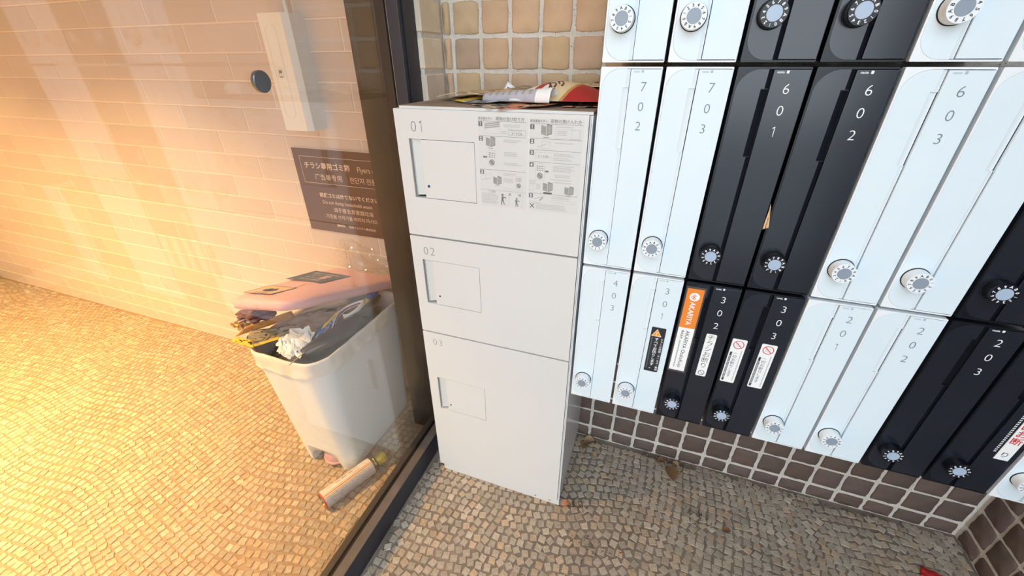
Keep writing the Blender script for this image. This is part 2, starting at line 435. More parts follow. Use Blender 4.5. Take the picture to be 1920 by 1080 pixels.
hi = MB(); nb = 0
for row in range(-13, 17):
    z1 = 1.436 - BH*row; z0 = z1 - BH; sz = 1.0
    if z0 < 0: sz = (z1-0.002)/BH; z0 = 0
    if z1 > 2.6: continue
    off = -1.757 if row % 2 == 0 else -1.583
    for k in range(-9, 6):
        a, b_ = off+BW*k, off+BW*(k+1)
        a = max(a, XL); b_ = min(b_, -0.60)
        if b_-a < 0.03: continue
        if z1 < 2.02:
            o = link('brick', bmeshes[rnd.randrange(12)], wall_brick, ((a+b_)/2, 0.3485, (z0+z1)/2)); o.scale = ((b_-a)/BW, 1, sz); nb += 1
        else:
            br = bricks[rnd.randrange(12)]; hi.add([(v[0]*(b_-a)/BW+(a+b_)/2, v[1]+0.3485, v[2]+(z0+z1)/2) for v in br.v], br.f, M_brick, (1, .99, .98))
setp(hi.obj('upper_bricks', wall_brick), kind='stuff')
slab('wall_left', XL-0.2, XL, -2.6, 0.35, -0.05, 2.6, M_plaster)
slab('wall_front', XL-0.2, -0.62, -2.75, -2.6, -0.05, 2.6, M_plaster)
cl = slab('ceiling', XL-0.2, -0.53, -2.75, YB+0.3, 2.56, 2.7, M_ceil)
slab('ceiling_porch', -0.53, XR+0.2, -1.0, YB+0.3, 2.56, 2.7, M_ceil)
bb = MB(); bb.box(XL, XL+0.022, 0.20, 0.3445, 0, 0.09, M_lockwhite, 0.004); o = bb.obj('baseboard_left'); setp(o, kind='structure')

# ------------------------------------------------------------------ glass partition (structure)
win = empty('window_1'); setp(win, kind='structure')
b = MB(); b.box(-0.700, -0.580, 0.155, 0.3445, 0, 2.56, M_post, 0.002); b.obj('post', win)
b = MB(); b.box(-0.570, -0.536, 0.150, 0.2225, 0, 2.56, M_frame, 0.0015); b.box(-0.5355, -0.532, 0.168, 0.2225, 0, 2.56, M_frame)
b.obj('outer_post', win)
b = MB(); b.box(-0.5795, -0.5765, 0.1525, 0.2225, 0.095, 2.56, M_gask); b.box(-0.5725, -0.5705, 0.1515, 0.2225, 0.095, 2.56, M_steel); b.obj('gasket', win)
b = MB(); b.box(-0.566, -0.533, -2.6, 0.1495, 0, 0.094, M_frame, 0.0015); b.box(-0.5655, -0.5345, -2.6, 0.1495, 0.0935, 0.0952, M_frametop); b.obj('outer_sill', win)
b = MB(); b.box(-0.602, -0.580, -2.6, 0.1545, 0, 0.094, M_post, 0.0015); b.obj('inner_sill', win)
b = MB(); b.box(-0.580, -0.566, -2.6, 0.1495, 0.02, 0.088, M_gask); b.obj('sill_groove', win)
b = MB(); b.box(-0.576, -0.571, -2.6, 0.158, 0.088, 2.56, M_glass); b.obj('glass_pane', win)
b = MB(); b.cyl((-0.5708, -0.275, 1.3745), (-0.5645, -0.275, 1.3745), 0.0185, 0.0185, M_steel, 32); b.cyl((-0.5645, -0.275, 1.3745), (-0.5632, -0.275, 1.3745), 0.0185, 0.0172, M_steel, 32)
o = b.obj('steel_bolt', win); o['label'] = 'round brushed steel bolt cap through the glass'

# ------------------------------------------------------------------ mailboxes
W, H = 0.1134, 0.4218
def L(d): return H - (d - 0.0036)       # distance below the row line -> local z
def dial_mesh(black, phase):
    body = MB(); mm = M_black if black else M_white
    body.cyl((0, 0, 0), (0, -0.0195, 0), 0.0208, 0.0205, mm, 40, caps=False); body.cyl((0, -0.0195, 0), (0, -0.0218, 0), 0.0205, 0.0198, mm, 40)
    rim = MB(); rim.cyl((0, 0.0003, 0), (0, -0.0012, 0), 0.0222, 0.0222, M_dark, 40)
    disc = MB(); disc.cyl((0, -0.0218, 0), (0, -0.0226, 0), 0.0117, 0.0114, M_disc_b if black else M_disc_w, 36)
    marks = MB()
    for i, ch in enumerate('0123456789AB'):
        a = PI/2 - (i+phase)*2*PI/12
        vs, fs = glyphs(ch, 0.028, 'CENTER'); s = 0.0066; rr = 0.0134
        marks.add([(rr*math.cos(a)+ (x*s)*math.cos(a-PI/2) - (y*s)*math.sin(a-PI/2), -0.0220, rr*math.sin(a)+(x*s)*math.sin(a-PI/2)+(y*s)*math.cos(a-PI/2)) for x, y in vs], fs, M_wprint if black else M_dgrey)
    return body.mesh('dial'), rim.mesh('dial_collar'), disc.mesh('dial_disc'), marks.mesh('dial_marks')
DM = {}
def parts(black):
    fm = M_black if black else M_white; pm = M_bpanel if black else M_wpanel
    out = {}
    b = MB(); b.box(0.0012, W-0.0012, 0.010, 0.3385, 0.002, H-0.002, fm, 0.0015); out['housing'] = b.mesh('housing')
    b = MB(); inner = rrect(0.0030, W-0.0014, 0.0028, H-0.0032, (0.034, 0.0006, 0.0006, 0.034), 9)
    b.ring(rrect(0, W, 0, H, 0.0018, 3), inner, 0, 0.012, fm)
    out['door_frame'] = b.mesh('door_frame')
    b = MB(); b.box(0.002, W-0.002, 0.0062, 0.0095, 0.002, H-0.002, M_dark); out['back_plate'] = b.mesh('back_plate')
    zn1, zn0 = L(0.0385), L(0.1535); xr, xn = 0.0490, 0.0437
    pl = rrect(0.0033, xr, 0.0031, H-0.0035, (0.0338, 0, 0, 0.0338), 9)
    i_ = [k for k, q in enumerate(pl) if q == (xr, 0.0031)][0]
    pl = pl[:i_+1] + [(xr, zn0), (xn, zn0), (xn, zn1), (xr, zn1)] + pl[i_+1:]
    b = MB(); b.prism(pl, 0.0002, 0.0062, pm); out['front_panel'] = b.mesh('front_panel')
    b = MB(); b.box(0.0568, W-0.0002, -0.0006, 0.0062, 0.0040, H-0.0042, pm, 0.0006); out['flap'] = b.mesh('flap')
    b = MB()
    for (za, zb, xa, yb) in ((0.0038, zn0, xr, 0.0034), (zn1, H-0.0040, xr, 0.0034)):
        b.add([(xa, 0.0002, za), (0.0556, yb, za), (0.0556, yb, zb), (xa, 0.0002, zb)], [(0, 1, 2, 3)], fm)
    out['inner_bevel'] = b.mesh('inner_bevel')
    b = MB(); z1, z0 = zn1, zn0
    prof = [(xn, 0.0000), (0.0553, 0.0052), (0.0553, 0.0060), (xn, 0.0060)]
    n = len(prof); b.add([(x, y, z0) for x, y in prof]+[(x, y, z1) for x, y in prof], [tuple(range(n)), tuple(range(2*n-1, n-1, -1))]+[(i, i+n, (i+1) % n+n, (i+1) % n) for i in range(n)], fm)
    b.box(xn, 0.0550, -0.0002, 0.005, z0-0.0010, z0, fm); b.box(xn, 0.0550, -0.0002, 0.005, z1, z1+0.0010, fm)
    out['handle'] = b.mesh('handle')
    return out
M_mark = mat('faint_mark', C8(176, 190, 196), 0.6)
PT = {False: parts(False), True: parts(True)}
def flat(parent, name, draw, label=None):
    b = MB(); draw(b); o = b.obj(name, parent)
    if label: o['label'] = label
    return o
def mailbox(c, r, black, number, phase, label):
    x0 = c*0.12 + 0.0033; ztop = 1.4 - (r-1)*0.429 - 0.0036
    t = empty('mailbox', (x0, 0, ztop-H), 0, label, 'mailbox', 'vertical mailboxes on the tiled wall')
    p = {}
    for k, me in PT[black].items(): p[k] = link(k, me, t)
    if (black, phase) not in DM: DM[(black, phase)] = dial_mesh(black, phase)
    d, rim, dd, dm = DM[(black, phase)]
    do = link('dial', d, t, (0.0305, 0, L(0.357))); link('dial_collar', rim, do); link('dial_disc', dd, do); link('dial_marks', dm, do)
    if number:
        pm = M_wprint if black else M_grey
        for i, ch in enumerate(number):
            flat(t, 'numeral', lambda b: b.text(ch, 0.0830, L((0.0368, 0.0718, 0.1073)[i])-0.0087, 0.0240, pm, -0.0009, -0.012, 'CENTER'))
        flat(t, 'maker_mark', lambda b: (b.text('nasta', 0.0618, L(0.0132), 0.0055, pm if black else M_mark, -0.0009, 0.015, sx=1.0), b.poly(rrect(0.0763, 0.0803, L(0.0135), L(0.0090), 0.0006, 3), -0.0009, pm if black else M_mark)))
    return t
WB, BB = 'white', 'black'
spec = [
 (0, 0, 0, None, 1.7, 'top-row white mailbox beside the tan tiles, cut off by the photo edge above its dial'),
 (1, 0, 0, None, 8.5, 'top-row white mailbox left of the top black pair, cut off above its dial'),
 (2, 0, 1, None, 5.3, 'left one of the two cut-off black mailboxes at the top edge of the photo'),
 (3, 0, 1, None, 3.2, 'right one of the two cut-off black mailboxes at the top edge of the photo'),
 (4, 0, 0, None, 10.4, 'top-row white mailbox right of the top black pair, dial tilted in the corner'),
 (5, 0, 0, None, 10.4, 'white mailbox in the top right corner of the photo, only a sliver showing'),
 (0, 1, 0, '702', 3.2, 'white mailbox numbered 702, beside the top of the delivery locker'),
 (1, 1, 0, '703', 1.4, 'second white mailbox right of the locker in the middle row, numbered 703'),
 (2, 1, 1, '601', 2.5, 'black mailbox numbered 601 with a brown paper corner poking out at its right'),
 (3, 1, 1, '602', 4.3, 'black mailbox numbered 602, between a black one and a white one'),
 (4, 1, 0, '603', 5.2, 'first white mailbox right of the middle-row black pair, numbered 603'),
 (5, 1, 0, None, 1.5, 'middle-row white mailbox running off the right edge, dial fully in view, number not'),
 (6, 1, 1, None, 2.3, 'black middle-row mailbox at the right edge, large shadowed dial'),
 (0, 2, 0, '403', 4.2, 'leftmost bottom-row mailbox, white, numbered 403, by the locker side'),
 (1, 2, 0, '301', 2.2, 'white mailbox numbered 301 with a black warning sticker'),
 (2, 2, 1, '302', 11.2, 'black mailbox numbered 302 with an orange and white sticker'),
 (3, 2, 1, '303', 0.3, 'black mailbox numbered 303 with two white no-flyer stickers'),
 (4, 2, 0, '201', 0.6, 'first white mailbox right of the stickered black pair, bottom row, numbered 201'),
 (5, 2, 0, '202', 4.2, 'white mailbox numbered 202, bottom row, left of the unstickered black mailbox'),
 (6, 2, 1, '203', 3.3, 'bottom-row black mailbox without stickers, numbered 203'),
 (7, 2, 1, None, 2.4, 'black mailbox at lower right with red lettering on a white sticker'),
 (8, 2, 0, None, 2.4, 'white mailbox at the lower right edge, only its dial corner showing'),
]
MBX = {}
for c, r, bl, num, ph, lab in spec: MBX[(c, r)] = mailbox(c, r, bool(bl), num, ph, lab)
ZB3 = 0.971-0.0036-H                     # bottom of the lowest row, world z
def sticker(c, x0, x1, z0, z1, m, rad=0.002, y=-0.0011, label=None):
    t = MBX[(c, 2)]; b = MB(); dx = 0.0033
    b.prism(rrect(x0-dx, x1-dx, z0-ZB3, z1-ZB3, rad, 4), y-0.0003, y+0.0005, m); o = b.obj('sticker', t)
    if label: o['label'] = label
    return o
def dashes(b, x0, x1, z0, z1, m, y, seed=0, vertical=True, n=18):
    """row of tiny printed characters too small to read: short broken strokes"""
    r = random.Random(seed)
    for i in range(n):
        t0 = i/n; t1 = (i+0.72)/n
        if vertical:
            za = z1-(z1-z0)*t0; zb = z1-(z1-z0)*t1; w_ = x1-x0
            for q in range(2):
                xa = x0+w_*(0.55*q)+r.uniform(0, .08)*w_; b.poly([(xa, zb), (xa+w_*.22, zb), (xa+w_*.22, za), (xa, za)], y, m)
            zc = (za+zb)/2; h_ = abs(za-zb)*0.16; b.poly([(x0, zc-h_), (x1, zc-h_), (x1, zc+h_), (x0, zc+h_)], y-0.00002, m)
        else:
            xa = x0+(x1-x0)*t0; xb = x0+(x1-x0)*t1; h_ = z1-z0
            for q in range(2):
                zz = z0+h_*0.55*q+r.uniform(0, .1)*h_; b.poly([(xa, zz), (xb, zz), (xb, zz+h_*.2), (xa, zz+h_*.2)], y, m)
            xc = (xa+xb)/2+r.uniform(-.2, .2)*(xb-xa); ww = (xb-xa)*.13; b.poly([(xc-ww, z0), (xc+ww, z0), (xc+ww, z1), (xc-ww, z1)], y-0.00002, m)
DX = 0.0033
YS = -0.0016
def circ(b, cx, cz, r0, r1, m, y, n=32):
    vs = [(cx+r*math.cos(2*PI*i/n), y, cz+r*math.sin(2*PI*i/n)) for r in (r0, r1) for i in range(n)]
    b.add(vs, [(i, i+n, (i+1) % n+n, (i+1) % n) for i in range(n)], m)
# 301
o = sticker(1, 0.0685, 0.1026, 0.6915, 0.830, M_darkst, 0.003, label='black sticker with amber warning triangle')
b = MB(); q = lambda x, z: (x-DX, z-ZB3)
b.poly([q(0.0700, 0.8035), q(0.0945, 0.8035), q(0.0823, 0.8255)], YS, M_wprint); b.poly([q(0.0718, 0.8048), q(0.0927, 0.8048), q(0.0823, 0.8235)], YS-.0001, M_amber)
b.text('!', 0.0823-DX, 0.8068-ZB3, 0.015, M_wprint, YS-.0002, 0.01, 'CENTER')
b.text(tv('チラシの投函・セールス・勧誘'), 0.0975-DX, 0.7935-ZB3, 0.0066, M_wprint, YS, 0.012, 'CENTER', line=1.12)
b.text(tv('すべてお断りします。'), 0.0850-DX, 0.7915-ZB3, 0.0100, M_wprint, YS, 0.018, 'CENTER', line=1.0)
dashes(b, 0.0722-DX, 0.0752-DX, 0.700-ZB3, 0.800-ZB3, M_grey, YS, 3, True, 30)
b.obj('lettering', o)
# 302
o = sticker(2, 0.0050, 0.0475, 0.7080, 0.9565, mat('sticker_sleeve', C8(78, 74, 76), 0.3), 0.0005, label='orange and white name sticker in a clear sleeve')
b = MB(); b.poly([q(0.0080, 0.844), q(0.0440, 0.844), q(0.0440, 0.9515), q(0.0080, 0.9515)], YS, M_orange)
b.poly([q(0.0080, 0.7135), q(0.0440, 0.7135), q(0.0440, 0.844), q(0.0080, 0.844)], YS, M_paper)
circ(b, 0.0262-DX, 0.9305-ZB3, 0.0, 0.0110, M_wprint, YS-.0002)
for (ax, az) in ((0.0262, 0.9335), (0.0225, 0.9300), (0.0262, 0.9262)):
    s_ = 0.0042
    pts = [q(ax-s_, az), q(ax, az-s_), q(ax+s_, az), q(ax, az+s_)]
    b.poly(pts, YS-.0003, M_orange); s_ = 0.0021
    b.poly([q(ax-s_, az), q(ax, az-s_), q(ax+s_, az), q(ax, az+s_)], YS-.0004, M_wprint)
b.text('AKARIYA', 0.0200-DX, 0.9165-ZB3, 0.0175, M_wprint, YS-.0002, 0.012, rot=-PI/2, sx=0.88)
b.text('AKARIYA OsakaKujo', 0.0262-DX, 0.8365-ZB3, 0.0128, M_ink, YS-.0002, 0.0, rot=-PI/2)
b.text('株式会社', 0.0165-DX, 0.8365-ZB3, 0.0066, M_ink, YS-.0002, 0.01, rot=-PI/2)
dashes(b, 0.0165-DX, 0.0195-DX, 0.722-ZB3, 0.806-ZB3, M_dgrey, YS-.0002, 5, True, 26)
b.obj('lettering', o)
o = sticker(2, 0.0722, 0.0952, 0.7105, 0.8385, M_paper, 0.003, label='white sticker with black handwritten-style lettering')
b = MB(); b.text(tv('チラシお断り'), 0.0837-DX, 0.8225-ZB3, 0.0175, M_ink, YS, -0.005, 'CENTER', line=0.96)
circ(b, 0.0837-DX, 0.7215-ZB3, 0.0062, 0.0074, M_ink, YS)
b.poly([q(0.0790, 0.7262), q(0.0797, 0.7269), q(0.0884, 0.7172), q(0.0877, 0.7165)], YS, M_ink); b.obj('lettering', o)
# 303
for i, (xa, xb) in enumerate(((0.0090, 0.0402), (0.0704, 0.1018))):
    o = sticker(3, xa, xb, 0.7090, 0.8385, M_paper, 0.003, label='white no-flyer sticker on the %s half' % ('left', 'right')[i])
    b = MB(); cx = (xa+xb)/2
    circ(b, cx-DX, 0.8230-ZB3, 0.0098, 0.0116, M_redst, YS); b.poly([q(cx-.0080, 0.8298), q(cx-.0068, 0.8310), q(cx+.0080, 0.8162), q(cx+.0068, 0.8150)], YS-.0001, M_redst)
    for dz in (0.004, 0, -0.004): dashes(b, cx-.006-DX, cx+.006-DX, 0.8222+dz-ZB3, 0.8240+dz-ZB3, M_lockprint2, YS, i, False, 5)
    b.poly(rrect(xa+.0026-DX, xa+.0074-DX, 0.7130-ZB3, 0.8010-ZB3, 0.0015, 3), YS, M_dgrey)
    dashes(b, xa+.0038-DX, xa+.0064-DX, 0.720-ZB3, 0.790-ZB3, M_wprint, YS-.0001, 7+i, True, 16)
    b.text(tv('一切お断りします'), cx-.0012-DX, 0.7945-ZB3, 0.0098, M_dgrey, YS, 0.0, 'CENTER', line=1.0)
    dashes(b, xb-.0062-DX, xb-.0040-DX, 0.715-ZB3, 0.808-ZB3, M_lockprint, YS, 9+i, True, 28)
    b.obj('lettering', o)
# last black one
o = sticker(7, 0.0826, 0.1068, 0.6550, 0.8300, M_paper, 0.0005, label='white sticker with red lettering')
b = MB(); b.text(tv('無断投函お断'), 0.0947-DX, 0.8085-ZB3, 0.0205, M_redst, YS, 0.012, 'CENTER', line=1.02); b.text('り', 0.0947-DX, 0.6640-ZB3, 0.0175, M_dgrey, YS, 0.0, 'CENTER')
b.obj('lettering', o)
b = MB(); dashes(b, 0.0745-DX, 0.0790-DX, 0.672-ZB3, 0.82-ZB3, M_wprint, -0.0009, 21, True, 26); b.obj('lettering', MBX[(7, 2)])

# ------------------------------------------------------------------ delivery locker
LX0, LX1 = -0.4815, -0.0035
lk = empty('delivery_locker', (LX0, 0, 0), 0, 'cream steel three-door delivery locker numbered 01 to 03 on the mosaic floor', 'locker')
X = lambda x: x-LX0
b = MB(); b.box(X(-0.4665), X(-0.0090), 0.014, 0.338, 0.004, 1.3120, M_locker2, 0.002); b.obj('carcass', lk)
b = MB(); b.box(X(-0.4665), X(-0.0040), 0.000, 0.340, 1.3120, 1.3162, M_dust, 0.001); b.box(X(-0.4665), X(-0.0040), -0.0005, 0.0030, 1.3095, 1.3150, M_locker); o = b.obj('top_panel', lk); o['label'] = 'dusty top panel'
b = MB(); b.box(X(-0.4665), X(-0.0035), -0.003, 0.014, 0.0, 0.0295, M_locker, 0.001)
for xx in (-0.095, -0.041): b.box(X(xx), X(xx+0.006), -0.0036, -0.0029, 0.012, 0.0165, M_lockprint)
b.obj('plinth', lk)
b = MB(); b.box(X(-0.0092), X(-0.0066), -0.0035, 0.014, 0.030, 1.3085, M_lockwhite); b.box(X(-0.0062), X(-0.0035), -0.0010, 0.338, 0.0295, 1.3085, M_locker2); b.obj('side_frame', lk)
doors = [('01', 0.9908, 1.3092, (-0.4474, -0.2720, 1.0967, 1.2425), -0.4158, (-0.4432, 1.2585, 0.0360), (-0.4046, 1.1286, M_dotblue, 0.0037)),
         ('02', 0.6672, 0.9860, (-0.4503, -0.2742, 0.7727, 0.9172), -0.4190, (-0.4480, 0.9335, 0.0345), (-0.4055, 0.8032, M_dark, 0.0028)),
         ('03', 0.0300, 0.6625, (-0.4490, -0.2750, 0.3350, 0.4802), -0.4178, (-0.4530, 0.6165, 0.0330), (-0.4072, 0.3646, M_dark, 0.0026))]
YD = -0.005
for num, z0, z1, (wx0, wx1, wz0, wz1), hx, (nx, nz, ns), (dx, dz, dm, dr) in doors:
    b = MB(); outer = rrect(0.0, X(-0.0108), z0, z1, 0.0012, 2); inner = rrect(X(wx0), X(wx1), wz0, wz1, 0.0008, 2)
    b.ring(outer, inner, YD, 0.0135, M_locker); d = b.obj('door', lk)
    b = MB(); b.box(X(wx0)-.004, X(wx1)+.004, 0.0100, 0.0125, wz0-.004, wz1+.004, M_dark); b.obj('recess_back', d)
    b = MB(); b.box(X(hx), X(wx1)-0.0012, YD+0.0003, 0.006, wz0+0.0012, wz1-0.0012, M_locker, 0.0008); b.cyl((X(dx), YD+0.0003, dz), (X(dx), YD-0.0004, dz), dr, dr, dm, 20)
    b.obj('keypad_cover', d)
    b = MB(); a0 = X(wx0)+0.0035; a1 = X(hx)-0.0003
    b.add([(a0, YD+.0045, wz0+.006), (a0+.0025, YD+.0012, wz0+.006), (a0+.0035, YD+.0045, wz0+.0060), (a1, 0.0085, wz0+.006), (a0, YD+.0045, wz1-.0008), (a0+.0025, YD+.0012, wz1-.0008), (a0+.0035, YD+.0045, wz1-.0008), (a1, 0.0085, wz1-.0008)],
          [(0, 1, 5, 4), (1, 2, 6, 5), (2, 3, 7, 6)], M_lockwhite); b.obj('finger_grip', d)
    b = MB(); [b.text(ch_, X(nx)+ns*(.36+.60*i_), nz, ns, M_lockprint, YD-0.0002, -0.022, 'CENTER') for i_, ch_ in enumerate(num)]; b.obj('numerals', d)
    if num == '01': door1 = d
# printed instruction stickers on door 01
def instr(x0, x1, ztop, zbot, left):
    b = MB(); b.prism(rrect(X(x0), X(x1), zbot, ztop, 0.001, 2), YD-0.0003, YD, mat('instruction_film', C8(211, 214, 214), 0.4)); s_ = b.obj('instruction_sticker', door1)
    b = MB(); y = YD-0.0005; y2 = y-0.0001; wd = x1-x0
    g, g2 = M_lockprint, M_lockprint2
    def R(a, c, d, e, m=g, yy=y): b.poly([(X(a), d), (X(c), d), (X(c), e), (X(a), e)], yy, m)
    def outl(a, c, d, e, t=0.0004, m=g):
        R(a, c, d, d+t, m); R(a, c, e-t, e, m); R(a, a+t, d, e, m); R(c-t, c, d, e, m)
    def lines(a, c, z, n, m=g2, seed=0, step=0.0036, h=0.0019):
        for i in range(n): dashes(b, X(a), X(a+(c-a)*(1-0.25*hsh(seed, i))), z-i*step-h, z-i*step, m, y, seed+i, False, int((c-a)/0.0024))
    def locker_icon(a, z, s=1.0):
        b.poly([(X(a), z), (X(a+.010*s), z-.003*s), (X(a+.010*s), z+.014*s), (X(a), z+.016*s)], y, g2)
        b.poly([(X(a+.011*s), z-.003*s), (X(a+.021*s), z+.001*s), (X(a+.021*s), z+.016*s), (X(a+.011*s), z+.018*s)], y, g)
        b.poly([(X(a+.0118*s), z-.0015*s), (X(a+.0203*s), z+.002*s), (X(a+.0203*s), z+.0148*s), (X(a+.0118*s), z+.0165*s)], y2, M_lockprint2)
        outl(a+.002*s, a+.007*s, z+.004*s, z+.011*s, .0005, g); R(a+.004*s, a+.016*s, z-.006*s, z-.0052*s)
    def dial_icon(a, z, s=1.0):
        outl(a, a+.019*s, z, z+.034*s, .0003, g2)
        for i in range(4):
            for j in range(3): circ(b, X(a+.0035*s+i*.004*s), z+.020*s+j*.0042*s, 0, .0012*s, g, y, 8)
        circ(b, X(a+.0095*s), z+.0085*s, 0, .0064*s, g2, y, 20); circ(b, X(a+.0095*s), z+.0085*s, .0057*s, .0064*s, g, y2, 20)
        b.poly([(X(a+.005*s), z+.012*s), (X(a+.0062*s), z+.0130*s), (X(a+.0142*s), z+.0046*s), (X(a+.013*s), z+.0036*s)], y2, g)
    def num(n, z, s=0.0098):
        R(x0+.001, x0+.001+s, z-s, z, g); b.text(n, X(x0+.001+s/2), z-s*.86, s*1.02, M_wprint, y2, 0.02, 'CENTER'); R(x0+.001, x1-.002, z+.0012, z+.0018)
    def person(a, z, s, bend=0):
        circ(b, X(a), z+.026*s, 0, .0030*s, g, y, 14)
        b.poly([(X(a-.0028*s), z+.011*s), (X(a+.0028*s), z+.011*s), (X(a+.0024*s+bend), z+.022*s), (X(a-.0024*s+bend), z+.022*s)], y, g)
        b.poly([(X(a-.0028*s), z+.012*s), (X(a-.0042*s), z), (X(a-.0022*s), z), (X(a+.0004*s), z+.012*s)], y, g)
        b.poly([(X(a), z+.012*s), (X(a+.004*s), z+.001*s), (X(a+.0062*s), z+.001*s), (X(a+.0028*s), z+.012*s)], y, g)
        b.poly([(X(a), z+.019*s), (X(a+.010*s), z+.018*s), (X(a+.010*s), z+.0203*s), (X(a), z+.0215*s)], y2, g)
    def cross(a, z, s):
        b.poly([(X(a-s), z-s*.8), (X(a-s*.7), z-s), (X(a+s), z+s*.8), (X(a+s*.7), z+s)], y, g); b.poly([(X(a-s), z+s*.8), (X(a-s*.7), z+s), (X(a+s), z-s*.8), (X(a+s*.7), z-s)], y2, g)
    T = ztop
    if left:
        b.text('居住者の方へ', X(x0+.0008), T-.0072, 0.0066, g, y, 0.005, sx=0.88); b.text('荷物の受け取り方', X(x0+.043), T-.0078, 0.0086, g, y, 0.005, sx=0.98)
        num('1', T-.0115); num('2', T-.0430); num('3', T-.1180)
        for k in range(3): b.poly([(X(x0+.016), T-.026+k*.004), (X(x0+.052), T-.021+k*.004), (X(x0+.052), T-.0185+k*.004), (X(x0+.016), T-.0235+k*.004)], y, g2)
        outl(x0+.016, x0+.053, T-.036, T-.0130, .0003, g2)
        lines(x0+.062, x0+.104, T-.0155, 2, seed=1); outl(x0+.073, x0+.113, T-.0375, T-.0260); b.text('2－3156', X(x0+.093), T-.0362, 0.0072, g, y, 0.0, 'CENTER')
        lines(x0+.076, x0+.106, T-.0270, 1, seed=3); lines(x0+.057, x0+.072, T-.0300, 2, seed=4)
        locker_icon(x0+.018, T-.0620, 1.1); lines(x0+.062, x0+.104, T-.0480, 2, seed=6)
        dial_icon(x0+.022, T-.1085, 1.05); lines(x0+.062, x0+.100, T-.0740, 3, seed=8); lines(x0+.062, x0+.106, T-.0980, 2, seed=12); R(x0+.010, x0+.020, T-.090, T-.0862)
        locker_icon(x0+.034, T-.1480, 1.0); b.poly([(X(x0+.004), T-.142), (X(x0+.026), T-.137), (X(x0+.026), T-.1366), (X(x0+.004), T-.1416)], y, g); outl(x0+.016, x0+.028, T-.138, T-.126, .0003, g2)
        lines(x0+.060, x0+.092, T-.1220, 2, seed=15); lines(x0+.060, x0+.088, T-.1340, 3, seed=18); dial_icon(x0+.090, T-.1560, .85); outl(x0+.060, x0+.108, T-.1620, T-.1570, .0003, g2)
        R(x0+.001, x1-.002, T-.1646, T-.1642); b.text('ご注意', X(x0+.030), T-.1705, 0.0060, g, y, 0.0, 'CENTER')
        lines(x0+.003, x0+.050, T-.1735, 7, seed=22, step=.0037); person(x0+.057, T-.1990, .95); person(x0+.093, T-.2000, .75, -.002)
        cross(x0+.076, T-.1715, .0035); cross(x0+.101, T-.1715, .0035); outl(x0+.064, x0+.074, T-.198, T-.174, .0003, g2); outl(x0+.096, x0+.108, T-.198, T-.168, .0003, g2)
    else:
        b.text('配達業者の方へ', X(x0+.0008), T-.0085, 0.0066, g, y, 0.005, sx=0.86); b.text('荷物の預け入れ方', X(x0+.046), T-.0088, 0.0086, g, y, 0.005, sx=0.98)
        num('1', T-.0130); num('2', T-.0430); num('3', T-.0670); num('4', T-.0930); num('5', T-.1640)
        locker_icon(x0+.026, T-.0320, 1.15); lines(x0+.058, x0+.104, T-.0155, 1, seed=31); outl(x0+.058, x0+.112, T-.0400, T-.0205, .0003, g2); lines(x0+.062, x0+.086, T-.0240, 3, seed=33); outl(x0+.092, x0+.110, T-.0395, T-.0215, .0003, g2)
        outl(x0+.028, x0+.046, T-.062, T-.0465, .0003, g2); b.poly([(X(x0+.018), T-.060), (X(x0+.040), T-.052), (X(x0+.040), T-.0515), (X(x0+.018), T-.0595)], y, g); lines(x0+.058, x0+.098, T-.0480, 1, seed=36)
        outl(x0+.015, x0+.050, T-.0820, T-.0700, .0003, g2); b.text('2－3156', X(x0+.0325), T-.0808, 0.0068, g, y, 0.0, 'CENTER'); lines(x0+.056, x0+.106, T-.0710, 2, seed=40); lines(x0+.056, x0+.100, T-.0800, 2, seed=43)
        dial_icon(x0+.016, T-.1310, 1.08); R(x0+.038, x0+.046, T-.1130, T-.1092); lines(x0+.056, x0+.110, T-.0970, 4, seed=46); lines(x0+.060, x0+.106, T-.1170, 2, seed=51); lines(x0+.052, x0+.110, T-.1270, 1, seed=54)
        locker_icon(x0+.034, T-.1540, 1.1); locker_icon(x0+.085, T-.1580, 1.0); lines(x0+.002, x0+.018, T-.1330, 3, seed=56); lines(x0+.018, x0+.030, T-.1400, 4, seed=60); outl(x0+.002, x0+.012, T-.157, T-.146, .0003, g2); R(x0+.036, x0+.056, T-.1620, T-.1580); lines(x0+.058, x0+.100, T-.1330, 1, seed=65)
        b.poly([(X(x0+.014), T-.176), (X(x0+.040), T-.168), (X(x0+.040), T-.1675), (X(x0+.014), T-.1755)], y, g); b.poly([(X(x0+.026), T-.178), (X(x0+.034), T-.170), (X(x0+.036), T-.172), (X(x0+.028), T-.180)], y, g2)
        lines(x0+.056, x0+.106, T-.1665, 2, seed=68); outl(x0+.056, x0+.110, T-.1810, T-.1755, .0003, g2); lines(x0+.002, x0+.034, T-.1835, 1, seed=71); cross(x0+.009, T-.1930, .0060)
        lines(x0+.019, x0+.104, T-.1865, 4, seed=74, step=.0036)
    b.obj('instruction_print', s_)
instr(-0.2610, -0.1440, 1.3000, 1.0950, True)
instr(-0.1385, -0.0205, 1.3005, 1.0955, False)

